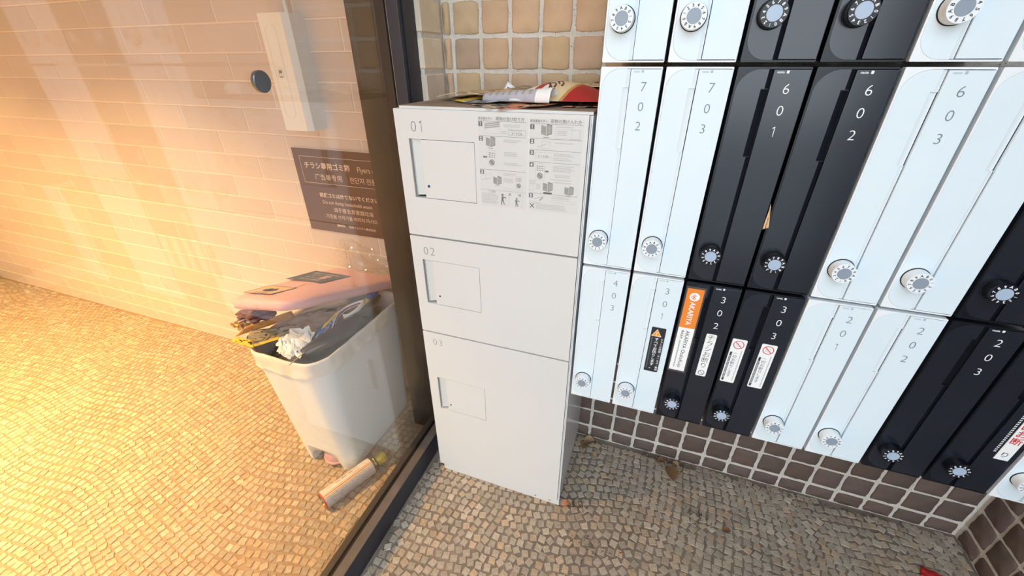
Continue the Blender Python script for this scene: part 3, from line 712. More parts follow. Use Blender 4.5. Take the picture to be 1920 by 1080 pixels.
# ------------------------------------------------------------------ sheets of paper
def sheet(name, fn, colfn, label, cat, group=None, nu=24, nv=16, th=0.0004, extra=None, smooth=True):
    """curved sheet: fn(u,v) -> point, colfn(u,v) -> material"""
    b = MB(); pts = [Vector(fn(i/nu, j/nv)) for i in range(nu+1) for j in range(nv+1)]
    for i in range(nu):
        for j in range(nv):
            a = i*(nv+1)+j
            b.mi(colfn((i+.5)/nu, (j+.5)/nv))
    b.v = [tuple(p) for p in pts]
    for i in range(nu):
        for j in range(nv):
            a = i*(nv+1)+j; b.f.append((a, a+nv+1, a+nv+2, a+1)); b.m.append(b.mi(colfn((i+.5)/nu, (j+.5)/nv))); b.tint.append((1, 1, 1)); b.sm.append(smooth)
    o = b.obj(name); md = o.modifiers.new('thickness', 'SOLIDIFY'); md.thickness = th; md.offset = 0
    setp(o, label, cat, group)
    if extra:
        e = MB(); extra(e, fn); e.obj('print', o)
    return o
def onsheet(fn, lift=0.0006):
    def g(u, v):
        p = Vector(fn(u, v)); a = Vector(fn(u+.01, v))-p; c = Vector(fn(u, v+.01))-p; n = a.cross(c).normalized()
        if n.dot(CAM-p) < 0: n = -n
        return tuple(p+n*lift)
    return g
def quad(p00, p10, p11, p01, wav=0.0, f=3.0, ph=0.0):
    p00, p10, p11, p01 = map(Vector, (p00, p10, p11, p01))
    def fn(u, v):
        p = p00*(1-u)*(1-v)+p10*u*(1-v)+p11*u*v+p01*(1-u)*v
        n = (p10-p00).cross(p01-p00).normalized()
        return p + n*wav*(math.sin(f*u*3+ph)+0.6*math.sin(f*v*2.3+ph*2+u*2))
    return fn
ZT = 1.3168
GF = 'flyers dumped on top of the delivery locker'
def cells(pal, su=9, sv=7, seed=0):
    def c(u, v):
        r = hsh(seed, int(u*su), int(v*sv)); return pal[int(r*len(pal)) % len(pal)]
    return c
sheet('flyer', quad((-.235, -.012, ZT-.001), (-.12, .035, ZT+.004), (-.16, .20, ZT+.004), (-.41, .15, ZT+.003), .0012), cells([M_greycard, M_ink, M_greycard, M_lockprint, M_card], 16, 10, 2), 'grey printed flyer lying flat at the bottom of the pile', 'flyer', GF)
sheet('flyer', quad((-.212, -.014, ZT-.004), (-.130, .012, ZT+.004), (-.095, .065, ZT+.006), (-.20, .055, ZT+.0055), .0008), lambda u, v: M_salmon, 'salmon orange flyer corner at the front edge of the pile', 'flyer', GF, 8, 6)
sheet('flyer', quad((-.415, .17, ZT+.004), (-.30, .10, ZT+.006), (-.28, .19, ZT+.012), (-.40, .24, ZT+.006), .001), cells([M_red, M_maroon, M_salmon, M_ink], 6, 4, 5), 'dark red flyer at the left end of the pile', 'flyer', GF, 10, 8)
sheet('flyer', quad((-.375, .10, ZT+.003), (-.27, .04, ZT+.004), (-.20, .13, ZT+.012), (-.33, .17, ZT+.012), .001), lambda u, v: M_yellow if u < .3 else (M_lockprint if hsh(int(u*10), int(v*8)) > .5 else M_canblue), 'flyer with a yellow edge and blue-grey print', 'flyer', GF, 12, 8)
def arch(u, v):  # long folded brown newspaper bridging the pile
    x = -.430+u*.30; y = .12+v*.17-u*.02; z = ZT+.010+.012*math.sin(PI*min(1, u*1.05))*(.6+.4*v)+.010*u+.004*math.sin(9*u+2*v)
    return (x, y, z)
sheet('newspaper', arch, lambda u, v: M_ink if v < .05 else (M_olive if hsh(int(u*20), int(v*9)) > .45 else M_card), 'folded brown newspaper along the back of the flyer pile', 'newspaper', None, 30, 10, .0015)
def back2(u, v):
    x = -.20+u*.185; y = .17+v*.13; z = ZT+.016+.020*u+.010*v+.006*math.sin(u*3+v)
    return (x, y, z)
sheet('newspaper', back2, lambda u, v: M_cream if (int(u*22)+int(v*9)) % 3 else M_olive, 'cream newspaper rising behind the red flyer', 'newspaper', None, 26, 10, .001)
sheet('leaflet', quad((-.300, .245, ZT+.010), (-.262, .225, ZT+.012), (-.256, .240, ZT+.028), (-.284, .252, ZT+.042), 0), lambda u, v: M_blue if .3 < u < .6 and .35 < v < .65 else M_paper, 'small white leaflet corner standing up behind the pile', 'leaflet', None, 8, 6)
def roll(u, v):  # rolled flyer: u along, v round the curl
    x = -.290+u*.185; a = -0.6+v*3.6; r = .010+.009*u
    return (x+.02*v*.4, .100-u*.060+r*math.cos(a)*-1, ZT+.002+r+r*math.sin(a)*-1*math.cos(0)*-1)
def rollcol(u, v):
    if .30 < v < .62 and .10 < u < .80 and (int(u*40) % 4 == 0): return M_lockprint2
    return M_canblue if u < .8 else M_paper
def rx(e, fn):
    g = onsheet(fn, .0008)
    def f(x, z): return g(x, z)
    e.text('//////', .12, .42, .22, M_lockprint, fn=lambda x, z: g(min(max(x, 0), 1), 1-min(max(z, 0), 1)), sx=.35)
sheet('flyer', roll, rollcol, 'white flyer rolled into a tube at the front of the pile', 'flyer', GF, 30, 20, .0006)
# large red flyer folded over
def redf(u, v):
    x = -.205+u*.198
    y = .075+v*.15+.01*u
    lift = (.006+.036*math.sin(PI*min(1, v*1.1))*math.sin(PI*(.12+.80*u)))
    return (x+.012*v, y-.030*math.cos(v*PI)*(1-u*.5), ZT+.006+lift)
def redcol(u, v):
    d = u-(.30+.30*v)
    if d < -.16: return M_paper if v < .35 else M_cream
    if d < -.06: return M_red
    if d < 0: return M_paper
    if d < .26: return M_cream
    if d < .30: return M_kraft
    if u > .93 and v > .4: return M_yellow
    return M_red
def redprint(e, fn):
    g = onsheet(fn, .0010); cl_ = lambda a: min(max(a, 0.005), 0.985)
    G2 = lambda x, z: g(cl_(x), cl_(z))
    e.text('おトク', .47, .50, .24, M_maroon, fn=G2, off=.03, sx=.42, rot=.5)
    e.text('わり', .40, .20, .24, M_maroon, fn=G2, off=.03, sx=.42, rot=.5)
    vs = [G2(a, c) for a, c in ((.47, .66), (.56, .76), (.60, .90), (.51, .80))]; e.add(vs, [(0, 1, 2, 3)], M_navy)
sheet('flyer', redf, redcol, 'large cream and red flyer with maroon lettering curled over at the right', 'flyer', GF, 110, 70, .0006, extra=redprint)
sheet('flyer', quad((-.085, .05, ZT+.001), (-.008, .06, ZT+.002), (-.008, .17, ZT+.004), (-.07, .16, ZT+.004), .0008), cells([M_maroon, M_salmon, M_ink, M_greycard], 7, 6, 9), 'dark printed flyer under the right end of the pile', 'flyer', GF, 10, 8)
sheet('flyer', quad((-.060, .12, ZT+.010), (-.006, .15, ZT+.014), (-.006, .27, ZT+.042), (-.055, .28, ZT+.040), .002), lambda u, v: M_red if u < .3 or v < .2 else (M_cream if u < .7 else M_paper), 'red and white flyer standing at the right end against the mailboxes', 'flyer', GF, 10, 10)

# paper corner between mailboxes 601 and 602
sheet('paper_scrap', quad((.3572, -.002, 1.108), (.3655, -.009, 1.115), (.3606, -.002, 1.150), (.3596, .004, 1.160), .0006), lambda u, v: M_maroon if .42 < u < .55 and v < .5 else M_card, 'brown paper corner poking out between mailboxes 601 and 602', 'paper', None, 8, 10, .0005)

# ------------------------------------------------------------------ interior: sensor box, sign
t = empty('wall_box', (-1.0735, 0.345, 1.195), 0, 'white plastic emergency box with an oval slot on the cream brick wall', 'wall box')
b = MB(); x0, x1, d = -0.0565, 0.0565, 0.075; hh = 0.345
prof = [(x0, 0.004), (x0, -d), (x1-0.018, -d), (x1-0.001, -d+0.016), (x1, 0.004)]; n = len(prof)
b.add([(x, y, 0) for x, y in prof]+[(x, y, hh) for x, y in prof], [tuple(range(n-1, -1, -1)), tuple(range(n, 2*n))]+[(i, (i+1) % n, (i+1) % n+n, i+n) for i in range(n)], M_box)
b.obj('housing', t)
b = MB(); outl_ = rrect(-0.040, 0.006, 0.040, 0.315, 0.0225, 8); inn = rrect(-0.038, 0.004, 0.042, 0.313, 0.0205, 8)
b.ring(outl_, inn, -d-0.0012, -d, M_box); b.obj('slot_rim', t)
b = MB(); b.prism(rrect(-0.0375, 0.0035, 0.0425, 0.3125, 0.020, 8), -d-0.0006, -d, M_box); o = b.obj('push_cover', t)
b = MB(); b.text('押', -0.017, 0.176, 0.015, M_dgrey, -d-0.001, 0.01, 'CENTER'); b.text('PUSH', -0.017, 0.166, 0.006, M_dgrey, -d-0.001, 0.01, 'CENTER'); circ(b, -0.017, 0.180, 0.0135, 0.0142, M_lockprint2, -d-.001); b.obj('lettering', o)
b = MB(); b.cyl((0.022, -0.030, 0.345), (0.022, -0.030, 1.36), 0.006, 0.006, M_box, 12); b.obj('cable_pipe', t)

t = empty('wall_sign', (-1.2055, 0.345, 0.7905), 0, 'dark brown flyer-bin sign with white lettering in four languages on the brick wall', 'sign')
b = MB(); b.box(0, 0.49, -0.0075, -0.0035, 0, 0.3300, M_signbrown); b.obj('sign_plate', t)
b = MB(); b.box(-0.003, 0.493, -0.0045, -0.0030, -0.003, 0.3330, M_signprint); b.obj('sign_border', t)
b = MB(); y = -0.0079; sx_, sz_ = -1.2055, 0.7905
def T(s, x, z, size, off=0.0, sxx=1.0, align='LEFT'): b.text(s, x-sx_, z-sz_, size, M_signprint, y, off, align, sx=sxx)
T('チラシ専用ゴミ箱', -1.1600, 1.0490, 0.0270, 0.016); T('Flyers only', -0.9130, 1.0475, 0.0290, -0.006, 0.85)
T('广告单专用', -1.1190, 1.0070, 0.0262); T('전단지 전용', -0.9560, 1.0060, 0.0255, sxx=.98)
T('家庭ゴミは捨てないでください', -1.1180, 0.9380, 0.0190, 0.018, 1.05); T('Do not dump household waste', -1.1110, 0.9100, 0.0205, -0.004, 0.92)
T('请不要丢弃家庭垃圾', -1.0640, 0.8800, 0.0205, -0.002, 1.04); T('가정용 쓰레기를 버리지 마시오', -1.1090, 0.8510, 0.0195, -0.002, 1.0)
T('SEIWA', -1.0630, 0.8180, 0.0130, 0.03, 1.05); T('生和アメニティ株式会社', -1.0050, 0.8180, 0.0108, 0.012, 1.1)
for (a, c, e, f) in ((-1.176, -0.752, 0.9905, 0.9918), (-1.176, -0.752, 1.0912, 1.0925), (-1.176, -1.1747, 0.9905, 1.0925), (-0.7533, -0.752, 0.9905, 1.0925)):
    b.poly([(a-sx_, e-sz_), (c-sx_, e-sz_), (c-sx_, f-sz_), (a-sx_, f-sz_)], y, M_signprint)
b.obj('lettering', t)

# ------------------------------------------------------------------ pedal bin
def loft(loops, m, b, smooth=True, cap0=True, cap1=False):
    n = len(loops[0]); vs = [p for l in loops for p in l]
    fs = [(k*n+i, k*n+(i+1) % n, (k+1)*n+(i+1) % n, (k+1)*n+i) for k in range(len(loops)-1) for i in range(n)]
    b.add(vs, fs, m, smooth=smooth)
    if cap0: b.add(loops[0], [tuple(range(n-1, -1, -1))], m)
    if cap1: b.add(loops[-1], [tuple(range(n))], m)
def rl(x0, x1, y0, y1, z, r, n=8, out=0.0): return [(x, y, z) for x, y in rrect(x0-out, x1+out, y0-out, y1+out, r+out, n)]
def binloop(z, out=0.0, r=None):
    k = z/0.57
    return rl(-1.03+k*(-1.078+1.03), -0.79+k*(-0.765+0.79), -0.146+k*(-0.190+0.146), 0.27+k*(0.298-0.27), z, r or (0.045+0.03*k), 8, out)
BX, BY = -0.91, 0.06
bin_ = empty('pedal_bin', (BX, BY, 0), 0, 'white plastic pedal bin with pink lid, overflowing with flyers behind the glass', 'bin')
def rel(v): return (v[0]-BX, v[1]-BY, v[2])
b = MB(); loops = [[rel(p) for p in binloop(z)] for z in (0.0, 0.012, 0.05, 0.10, 0.16, 0.24, 0.32, 0.40, 0.48, 0.55, 0.565)]
loft(loops, M_binbody, b)
inner = [[rel(p) for p in binloop(z, -0.004)] for z in (0.565, 0.48, 0.30, 0.13)]
loft([loops[-1]]+inner, M_binbody, b, cap0=False, cap1=True)
body = b.obj('bin_body', bin_)
bm = bmesh.new(); bm.from_mesh(body.data); bmesh.ops.remove_doubles(bm, verts=bm.verts[:], dist=1e-5); bmesh.ops.recalc_face_normals(bm, faces=bm.faces[:]); bm.to_mesh(body.data); bm.free()
# arch cut for the pedal
cb = MB(); px_ = -0.908-BX
pts = [(px_-0.074, -0.02), (px_+0.074, -0.02), (px_+0.074, 0.005)] + [(px_+0.074*math.cos(a), 0.010+0.082*math.sin(a)) for a in [PI*i/16 for i in range(0, 17)]] + [(px_-0.074, 0.005)]
cb.prism(pts, -0.30, -0.125, M_binbody); cut = cb.obj('cutter', bin_)
bm = bmesh.new(); bm.from_mesh(cut.data); bmesh.ops.recalc_face_normals(bm, faces=bm.faces[:]); bm.to_mesh(cut.data); bm.free()
md = body.modifiers.new('cut', 'BOOLEAN'); md.object = cut; md.operation = 'DIFFERENCE'; md.solver = 'EXACT'
bpy.context.view_layer.update(); dg = bpy.context.evaluated_depsgraph_get()
nm = bpy.data.meshes.new_from_object(body.evaluated_get(dg)); body.modifiers.clear(); body.data = nm; bpy.data.objects.remove(cut)
b = MB(); ring_ = []
for k, (s, z) in enumerate(((1.0, 0.030), (1.0, 0.038), (0.93, 0.060), (0.74, 0.076), (0.42, 0.086), (0.05, 0.090))):
    ring_.append([(px_+0.014+0.058*s*math.cos(a), -0.146-0.066*s*max(0, math.sin(a)), z) for a in [PI*i/14 for i in range(15)]]+[(px_+0.014-0.058*s, -0.138, z), (px_+0.014+0.058*s, -0.138, z)])
loft(ring_, M_pinkdk, b, cap0=True, cap1=True); b.add([(px_+0.014+0.059*math.cos(a), -0.147-0.068*math.sin(a), z) for z in (0.022, 0.0305) for a in [PI*i/14 for i in range(15)]], [(i, i+1, i+16, i+15) for i in range(14)]+[tuple(range(14, -1, -1)), tuple(range(15, 30))], M_pink)
ring_ = None; o = b.obj('pedal', bin_); o['label'] = 'mauve pink foot pedal'
# liner cuff
b = MB(); loops = []
def wl(z, out, amp, seed):
    base0 = binloop(z, out); base = []; res = []
    for i in range(len(base0)):
        a = Vector(base0[i]); c = Vector(base0[(i+1) % len(base0)]); k = 30 if (c-a).length > .12 else 2
        base += [tuple(a.lerp(c, q/k)) for q in range(k)]
    for i, p in enumerate(base):
        nz = (noise.noise(Vector((p[0]*22, p[1]*22, z*30+seed)))+.7*noise.noise(Vector((p[0]*60, p[1]*60, z*22+seed))))*amp; c = Vector((BX, BY, z)); d = (Vector(p)-c); d.z = 0; d.normalize()
        res.append(rel((p[0]+d.x*nz, p[1]+d.y*nz, p[2]+noise.noise(Vector((p[0]*9, p[1]*9, seed)))*amp*1.6)))
    return res
for z, out, amp in ((0.500, -0.010, .002), (0.56, -0.008, .002), (0.574, -0.002, .002), (0.575, 0.003, .002), (0.566, 0.0055, .003), (0.554, 0.0050, .003), (0.542, 0.0062, .004), (0.530, 0.0055, .004), (0.520, 0.0070, .004), (0.512, 0.0075, .006)):
    loops.append(wl(z, out, amp, 2.2))
loft(loops, M_liner, b, cap0=False); b.obj('liner', bin_)
# lid
def lid_pt(u, v, h):
    """u across (0 left .. 1 right), v from hinge (0) to front (1)"""
    A = Vector((-1.100, 0.322, 0.632)); B = Vector((-0.785, 0.322, 0.630)); F0 = Vector((-1.105, -0.165, 0.745)); F1 = Vector((-0.832, -0.150, 0.778))
    p = A*(1-u)*(1-v)+B*u*(1-v)+F1*u*v+F0*(1-u)*v
    n = (B-A).cross(F0-A).normalized(); n = n if n.z > 0 else -n
    return p+n*h
def lidring(out, h, r=0.16):
    pts = rrect(0-out/.31, 1+out/.31, 0-out/.49, 1+out/.49, (0.05, 0.05, 0.2, 0.2), 8); return [rel(lid_pt(x, z, h)) for x, z in pts]
b = MB(); loft([lidring(-.006, -.030), lidring(0, -.030), lidring(0.001, -.012), lidring(-.003, -.002), lidring(-.014, .004), lidring(-.05, .009), lidring(-.10, .011)], M_pink, b, cap0=True, cap1=True)
lid = b.obj('lid', bin_); lid['label'] = 'pink lid propped open by rubbish'
def lidlab(u0, u1, v0, v1, m, name, draw=None):
    b = MB(); h = 0.0122
    def g(x, z, hh=0.0126): return rel(lid_pt(u0+(u1-u0)*x, v1+(v0-v1)*z, hh))
    b.add([g(0, 0), g(1, 0), g(1, 1), g(0, 1)], [(0, 1, 2, 3)], m)
    if draw: draw(b, lambda x, z: g(x, z, 0.0132))
    b.obj(name, lid)
def d1(b, g):
    for i in range(4): b.text('家庭ゴミ投棄禁止' if i == 0 else 'チラシ専用', .5, .74-.2*i, .17 if i else .14, M_signprint, fn=g, align='CENTER', sx=.65)
lidlab(.02, .58, .25, .54, M_navy2 if 'M_navy2' in globals() else mat('lid_label_slate', C8(74, 86, 104), 0.5), 'lid_label', d1)
def d2(b, g):
    for (x0, x1, z0, z1) in ((.0, 1, .0, .03), (0, 1, .97, 1), (0, .02, 0, 1), (.98, 1, 0, 1)): b.add([g(x0, z0), g(x1, z0), g(x1, z1), g(x0, z1)], [(0, 1, 2, 3)], M_ink)
    b.add([g(.36, .32), g(.66, .32), g(.72, .5), g(.6, .72), g(.5, .55), g(.42, .72), g(.3, .5)], [(0, 1, 2, 3, 4, 5, 6)], M_ink); b.text('火気厳禁', .5, .10, .14, M_ink, fn=g, align='CENTER', sx=.8)
lidlab(.13, .54, .72, .92, mat('lid_label_pale', C8(226, 198, 160), 0.5), 'lid_label', d2)
b = MB(); b.cyl(rel((-1.03, 0.318, 0.598)), rel((-0.83, 0.318, 0.598)), 0.010, 0.010, M_pink, 14); b.obj('hinge', bin_)

# rubbish in the bin
def blob(name, c, s, m, label, cat, seed=0, amp=0.35, sub=4, flatn=False, freq=1.7):
    bm = bmesh.new(); bmesh.ops.create_icosphere(bm, subdivisions=sub, radius=1)
    for v in bm.verts:
        n_ = abs(noise.noise(v.co*freq+Vector((seed, 0, 0))))*1.6 + .5*abs(noise.noise(v.co*freq*2.3+Vector((0, seed, 0))))
        v.co *= 1-amp*0.5+amp*n_; v.co = Vector((v.co.x*s[0], v.co.y*s[1], v.co.z*s[2]))
    b = MB(); b.addbm(bm, m, smooth=not flatn); o = b.obj(name, None, c); setp(o, label, cat); return o
# black bag filling the bin
b = MB(); n = 26
loops = [binloop(0.50, -0.016), binloop(0.515, -0.03), binloop(0.53, -0.055), binloop(0.545, -0.085)]
def bl(z, k, cx=-0.92, cy=0.05): return [((p[0]-cx)*k+cx, (p[1]-cy)*k+cy, z+0.012*noise.noise(Vector((p[0]*9, p[1]*9, z*20)))) for p in binloop(0.5)]
loft([bl(.36, .90), bl(.48, .93), bl(.515, .88), bl(.535, .72), bl(.545, .5), bl(.55, .2)], M_blackbag, b, cap0=True, cap1=True)
o = b.obj('rubbish_bag'); setp(o, 'shiny black rubbish bag bulging inside the pedal bin', 'rubbish bag')
UM = [(-0.8663, -0.1424, 0.5660), (-0.8386, -0.0862, 0.5720), (-0.8165, -0.0149, 0.5760), (-0.8111, 0.0670, 0.5800), (-0.8165, 0.1622, 0.5830), (-0.8358, 0.2379, 0.5850)]
def along(P_, t):
    k = min(int(t*(len(P_)-1)), len(P_)-2); f = t*(len(P_)-1)-k; g = lambda i: Vector(P_[max(0, min(len(P_)-1, i))])
    a, b_, c, d = g(k-1), g(k), g(k+1), g(k+2)
    return .5*((2*b_)+(c-a)*f+(2*a-5*b_+4*c-d)*f*f+(3*b_-a-3*c+d)*f**3)
b = MB(); cur = []
for i in range(19):
    t = i/18; p = along(UM, t); rr_ = 0.012+0.026*math.sin(PI*min(1, .1+t*.95))
    cur.append([(p.x+rr_*math.cos(a)*(1+.12*math.sin(3*a)), p.y, p.z+rr_*0.8*math.sin(a)) for a in [2*PI*j/20 for j in range(20)]])
loft(cur, M_blackbag, b, cap0=True, cap1=True); o = b.obj('umbrella'); setp(o, 'black folded umbrella wedged along the right rim of the pedal bin', 'umbrella')
GR = 'paper rubbish spilling out of the pedal bin'
def crump(f, amp, fr, seed):
    def g(u, v):
        p = Vector(f(u, v)); e = min(1, 6*min(u, 1-u, v, 1-v)+.35)
        n_ = Vector((noise.noise(Vector((u*fr, v*fr, seed))), noise.noise(Vector((u*fr, v*fr, seed+5))), abs(noise.noise(Vector((u*fr, v*fr, seed+9))))*2.2-.3))
        return p+n_*amp*e
    return g
sheet('cardboard', crump(quad((-1.0024, -.0245, .6150), (-.8914, .1240, .6400), (-.8866, .1251, .6020), (-.9947, .0235, .5980)), .004, 3, 1), lambda u, v: M_card, 'tan cardboard strip right under the bin lid', 'cardboard', GR, 16, 8, .0025)
sheet('cardboard', quad((-.8905, .1230, .6000), (-.8536, .1788, .6000), (-.8469, .2066, .6350), (-.8859, .1168, .6380), .002), lambda u, v: M_greycard, 'brown cardboard piece deep under the lid near the hinge', 'cardboard', GR, 8, 6, .002)
sheet('card_sheet', crump(quad((-1.0150, -.0570, .5980), (-.9146, -.0221, .5750), (-.8951, .0792, .5960), (-.9863, .0089, .6120)), .010, 3, 2), lambda u, v: M_greycard, 'grey-brown folded card in the middle of the bin', 'card', GR, 14, 10, .0015)
sheet('envelope', crump(quad((-1.1111, -.1693, .6000), (-.9859, -.0337, .6220), (-.9757, -.0471, .6550), (-1.0774, -.1486, .6320)), .003, 3, 3), lambda u, v: M_kraft, 'orange-brown kraft envelope sticking out at the left of the bin', 'envelope', GR, 14, 8, .004)
def yl(u, v): return M_ink if (.35 < v < .8 and .30 < u < .95 and hsh(int(u*16), int(v*10), 3) > .55) else M_yellow
sheet('plastic_bag', crump(quad((-1.1089, -.1935, .5940), (-1.0185, -.1852, .5860), (-1.0341, -.1714, .5980), (-1.0973, -.1764, .6060)), .006, 5, 4), yl, 'crumpled yellow plastic bag with dark print over the left rim of the bin', 'plastic bag', None, 28, 14, .0008)
sheet('yellow_strip', crump(quad((-1.0251, -.1857, .5860), (-.9758, -.1176, .5860), (-.9812, -.1088, .5930), (-1.0337, -.1788, .5930)), .003, 5, 6), lambda u, v: M_yellow if v < .6 else M_olive, 'narrow yellow-green plastic fold along the front rim of the bin', 'plastic strip', None, 14, 6, .0008)
def olc(u, v): return M_ink if (hsh(int(u*18), int(v*11), 8) > .84) else (M_olive if hsh(int(u*5), int(v*3), 2) > .3 else M_greycard)
sheet('leaflet', crump(quad((-1.0606, -.1818, .5920), (-.9851, -.1172, .5880), (-.9503, -.0238, .5960), (-1.0705, -.1440, .6150)), .006, 3, 7), olc, 'olive printed leaflet above the yellow plastic bag', 'leaflet', GR, 22, 14, .0008)
sheet('crumpled_paper', crump(quad((-.9689, -.1437, .5880), (-.8525, -.1629, .5700), (-.8741, -.0589, .6000), (-.9346, -.0749, .6100)), .026, 4.2, 11), lambda u, v: M_paper, 'large crumpled white paper at the front rim of the bin', 'paper', None, 26, 22, .0006, smooth=False)
sheet('crumpled_paper', crump(quad((-.9407, -.1700, .5800), (-.8769, -.1810, .5740), (-.8703, -.1319, .5840), (-.9580, -.1123, .6000)), .020, 4.5, 14), lambda u, v: M_paper, 'smaller crumpled white paper lying over the front rim by the stick', 'paper', None, 20, 16, .0006, smooth=False)
def bluec(u, v): return M_yellow if (v > .70 and .25 < u < .95) else (M_paper if u > .96 else M_blue)
def bluep(e, fn):
    g = onsheet(fn, .0012); c_ = lambda a: min(max(a, .005), .985); G2 = lambda x, z: g(c_(x), c_(z))
    e.text('ポート入替', .06, .34, .26, M_wprint, fn=G2, off=.01, sx=.72); e.text('くらし応援', .08, .08, .15, M_wprint, fn=G2, sx=.95)
sheet('leaflet', quad((-.8518, -.1205, .5800), (-.8443, -.0055, .6060), (-.8620, .0504, .6260), (-.8730, -.0493, .6020), .001), bluec, 'blue leaflet with white lettering standing in the bin', 'leaflet', GR, 20, 12, .0012, extra=bluep)
SP = [(-.8348, -.0263, .5920), (-.8610, .0303, .6050), (-.8609, .0726, .6120), (-.8432, .1064, .6170), (-.8212, .1279, .6200), (-.8149, .1171, .6180), (-.8184, .0786, .6080), (-.8316, .0516, .6020), (-.8465, .0463, .6020)]
def strip(u, v):
    p = along(SP, min(u, .999)); return (p.x, p.y, p.z+.018*(v-.35))
sheet('wrapper', strip, lambda u, v: M_red if (.20 < v < .62 and u < .45) else M_paper, 'red and white striped wrapper looped in the bin', 'wrapper', GR, 44, 8, .003)
blob('food_wrapper', (-.8319, .1957, .618), (.016, .036, .016), M_blue, 'small blue wrapper near the bin hinge', 'wrapper', 5, .45, 3, True)
blob('food_wrapper', (-.8300, .1500, .612), (.010, .018, .010), M_yellow, 'small yellow-green wrapper beside the striped one', 'wrapper', 12, .45, 3, True)
blob('crumpled_wrap', (-1.080, -.090, .655), (.062, .050, .018), M_purple, 'dark mauve crumpled wrap under the front left of the bin lid', 'wrapper', 6, .5, 4, True, 2)
sheet('foil_wrapper', crump(quad((-1.150, -.150, .622), (-1.085, -.160, .618), (-1.065, -.125, .636), (-1.120, -.110, .642)), .014, 5, 21), lambda u, v: M_foil, 'gold foil wrapper at the left edge of the bin', 'wrapper', None, 16, 12, .0008, smooth=False)
b = MB(); b.cyl((-.8580, -.2010, .572), (-.8421, -.1496, .588), .0016, .0016, M_greycard, 8); o = b.obj('stick'); setp(o, 'thin dark stick poking over the front rim of the bin', 'stick')
# clear crumpled plastic on the lid against the wall
def film(u, v):
    x = -1.09+u*.29; z = .655+v*(.125*math.sin(PI*min(1, u*.62+.30))) - .030*u; y = .332-.030*(1-v)+.010*noise.noise(Vector((u*6, v*4, 1)))
    return (x, y + .005*noise.noise(Vector((u*22, v*14, 4))), z+.008*noise.noise(Vector((u*14, v*9, 7))))
sheet('clear_film', film, lambda u, v: M_film, 'crumpled clear plastic film on the back of the bin lid', 'plastic film', None, 60, 30, .0005, smooth=False)

# ------------------------------------------------------------------ gas can lying on the floor
p0 = Vector((-0.8000, -0.2950, 0.0345)); p1 = Vector((-0.7270, -0.1120, 0.0345)); ax = (p1-p0).normalized(); ln = (p1-p0).length
can = empty('spray_can', p0[:], 0, 'gas can with white label and olive-yellow cap lying on the floor by the glass', 'can')
can.rotation_euler = (0, 0, math.atan2(ax.y, ax.x))
def lathe(prof, mf, b, n=36):
    for k in range(len(prof)-1):
        (a, r0), (c, r1) = prof[k], prof[k+1]
        vs = [(a, r0*math.cos(2*PI*i/n), r0*math.sin(2*PI*i/n)) for i in range(n)]+[(c, r1*math.cos(2*PI*i/n), r1*math.sin(2*PI*i/n)) for i in range(n)]
        for i in range(n): b.add([vs[i], vs[(i+1) % n], vs[(i+1) % n+n], vs[i+n]], [(0, 3, 2, 1)], mf(k, i/n), smooth=True)
R_ = 0.033
def canmat(k, t):
    t = (t*36)
    if 1 <= t < 11: return M_canwhite if t > 4 else M_canblue
    return M_canblue
def cm(k, t):
    i = int(round(t*72))
    if 20 <= i <= 24: return {20: M_cap, 21: M_canwhite, 22: M_canred, 23: M_canwhite, 24: M_cap}[i]
    if 25 <= i <= 46: return M_canblue
    return M_canwhite
b = MB(); lathe([(0.004, R_), (ln, R_)], cm, b, 72); b.obj('can_body', can)
b = MB(); lathe([(0.010, 0.0), (0.008, R_*.8), (0.000, R_*.93), (0.001, R_*1.02), (0.005, R_*1.02)], lambda k, t: M_canred if k > 1 else M_canmetal, b); b.obj('can_base', can)
b = MB(); lathe([(ln, R_*1.02), (ln+.004, R_*1.03), (ln+.006, R_*.92), (ln+.010, R_*.90), (ln+.013, R_*.95), (ln+.016, R_*.86), (ln+.022, R_*.62), (ln+.023, 0)], lambda k, t: M_canmetal, b); b.obj('can_collar', can)
b = MB(); lathe([(ln+.020, .018), (ln+.050, .0235), (ln+.060, .0215), (ln+.0605, 0)], lambda k, t: M_cap, b, 8); o = b.obj('cap', can); o['label'] = 'olive-yellow cap'
b = MB()
def cyl_pt(x, a, r=R_+0.0003): return (x, r*math.cos(a), r*math.sin(a))
D_ = math.radians
def cf(a0): return lambda x, z: cyl_pt(x, D_(a0)-z/R_)
b.text('火気と高温に注意', 0.060, 0, .0085, M_dgrey, fn=cf(84)); b.text('使用上の注意を必ずお読みください', 0.050, 0, .0060, M_lockprint, fn=cf(66))
b.add([cyl_pt(.128, D_(70)), cyl_pt(.152, D_(70)), cyl_pt(.152, D_(94)), cyl_pt(.128, D_(94))], [(0, 1, 2, 3)], M_canred); b.text('危険', 0.1300, 0, .0095, M_wprint, fn=lambda x, z: cyl_pt(x, D_(90)-z/R_, R_+.0006))
for i in range(12):
    xx = .014+i*.0026; ww = .0012 if i % 3 else .0018
    b.add([cyl_pt(xx, D_(62)), cyl_pt(xx+ww, D_(62)), cyl_pt(xx+ww, D_(84)), cyl_pt(xx, D_(84))], [(0, 1, 2, 3)], M_ink)
for rr_ in range(9):
    a_ = D_(130+rr_*9)
    for i in range(30):
        if hsh(rr_, i) > .3:
            xx = .014+i*.0056; b.add([cyl_pt(xx, a_), cyl_pt(xx+.0040, a_), cyl_pt(xx+.0040, a_+.055), cyl_pt(xx, a_+.055)], [(0, 1, 2, 3)], M_lockprint2 if hsh(i, rr_) > .2 else M_lockprint)
b.obj('label_print', can)

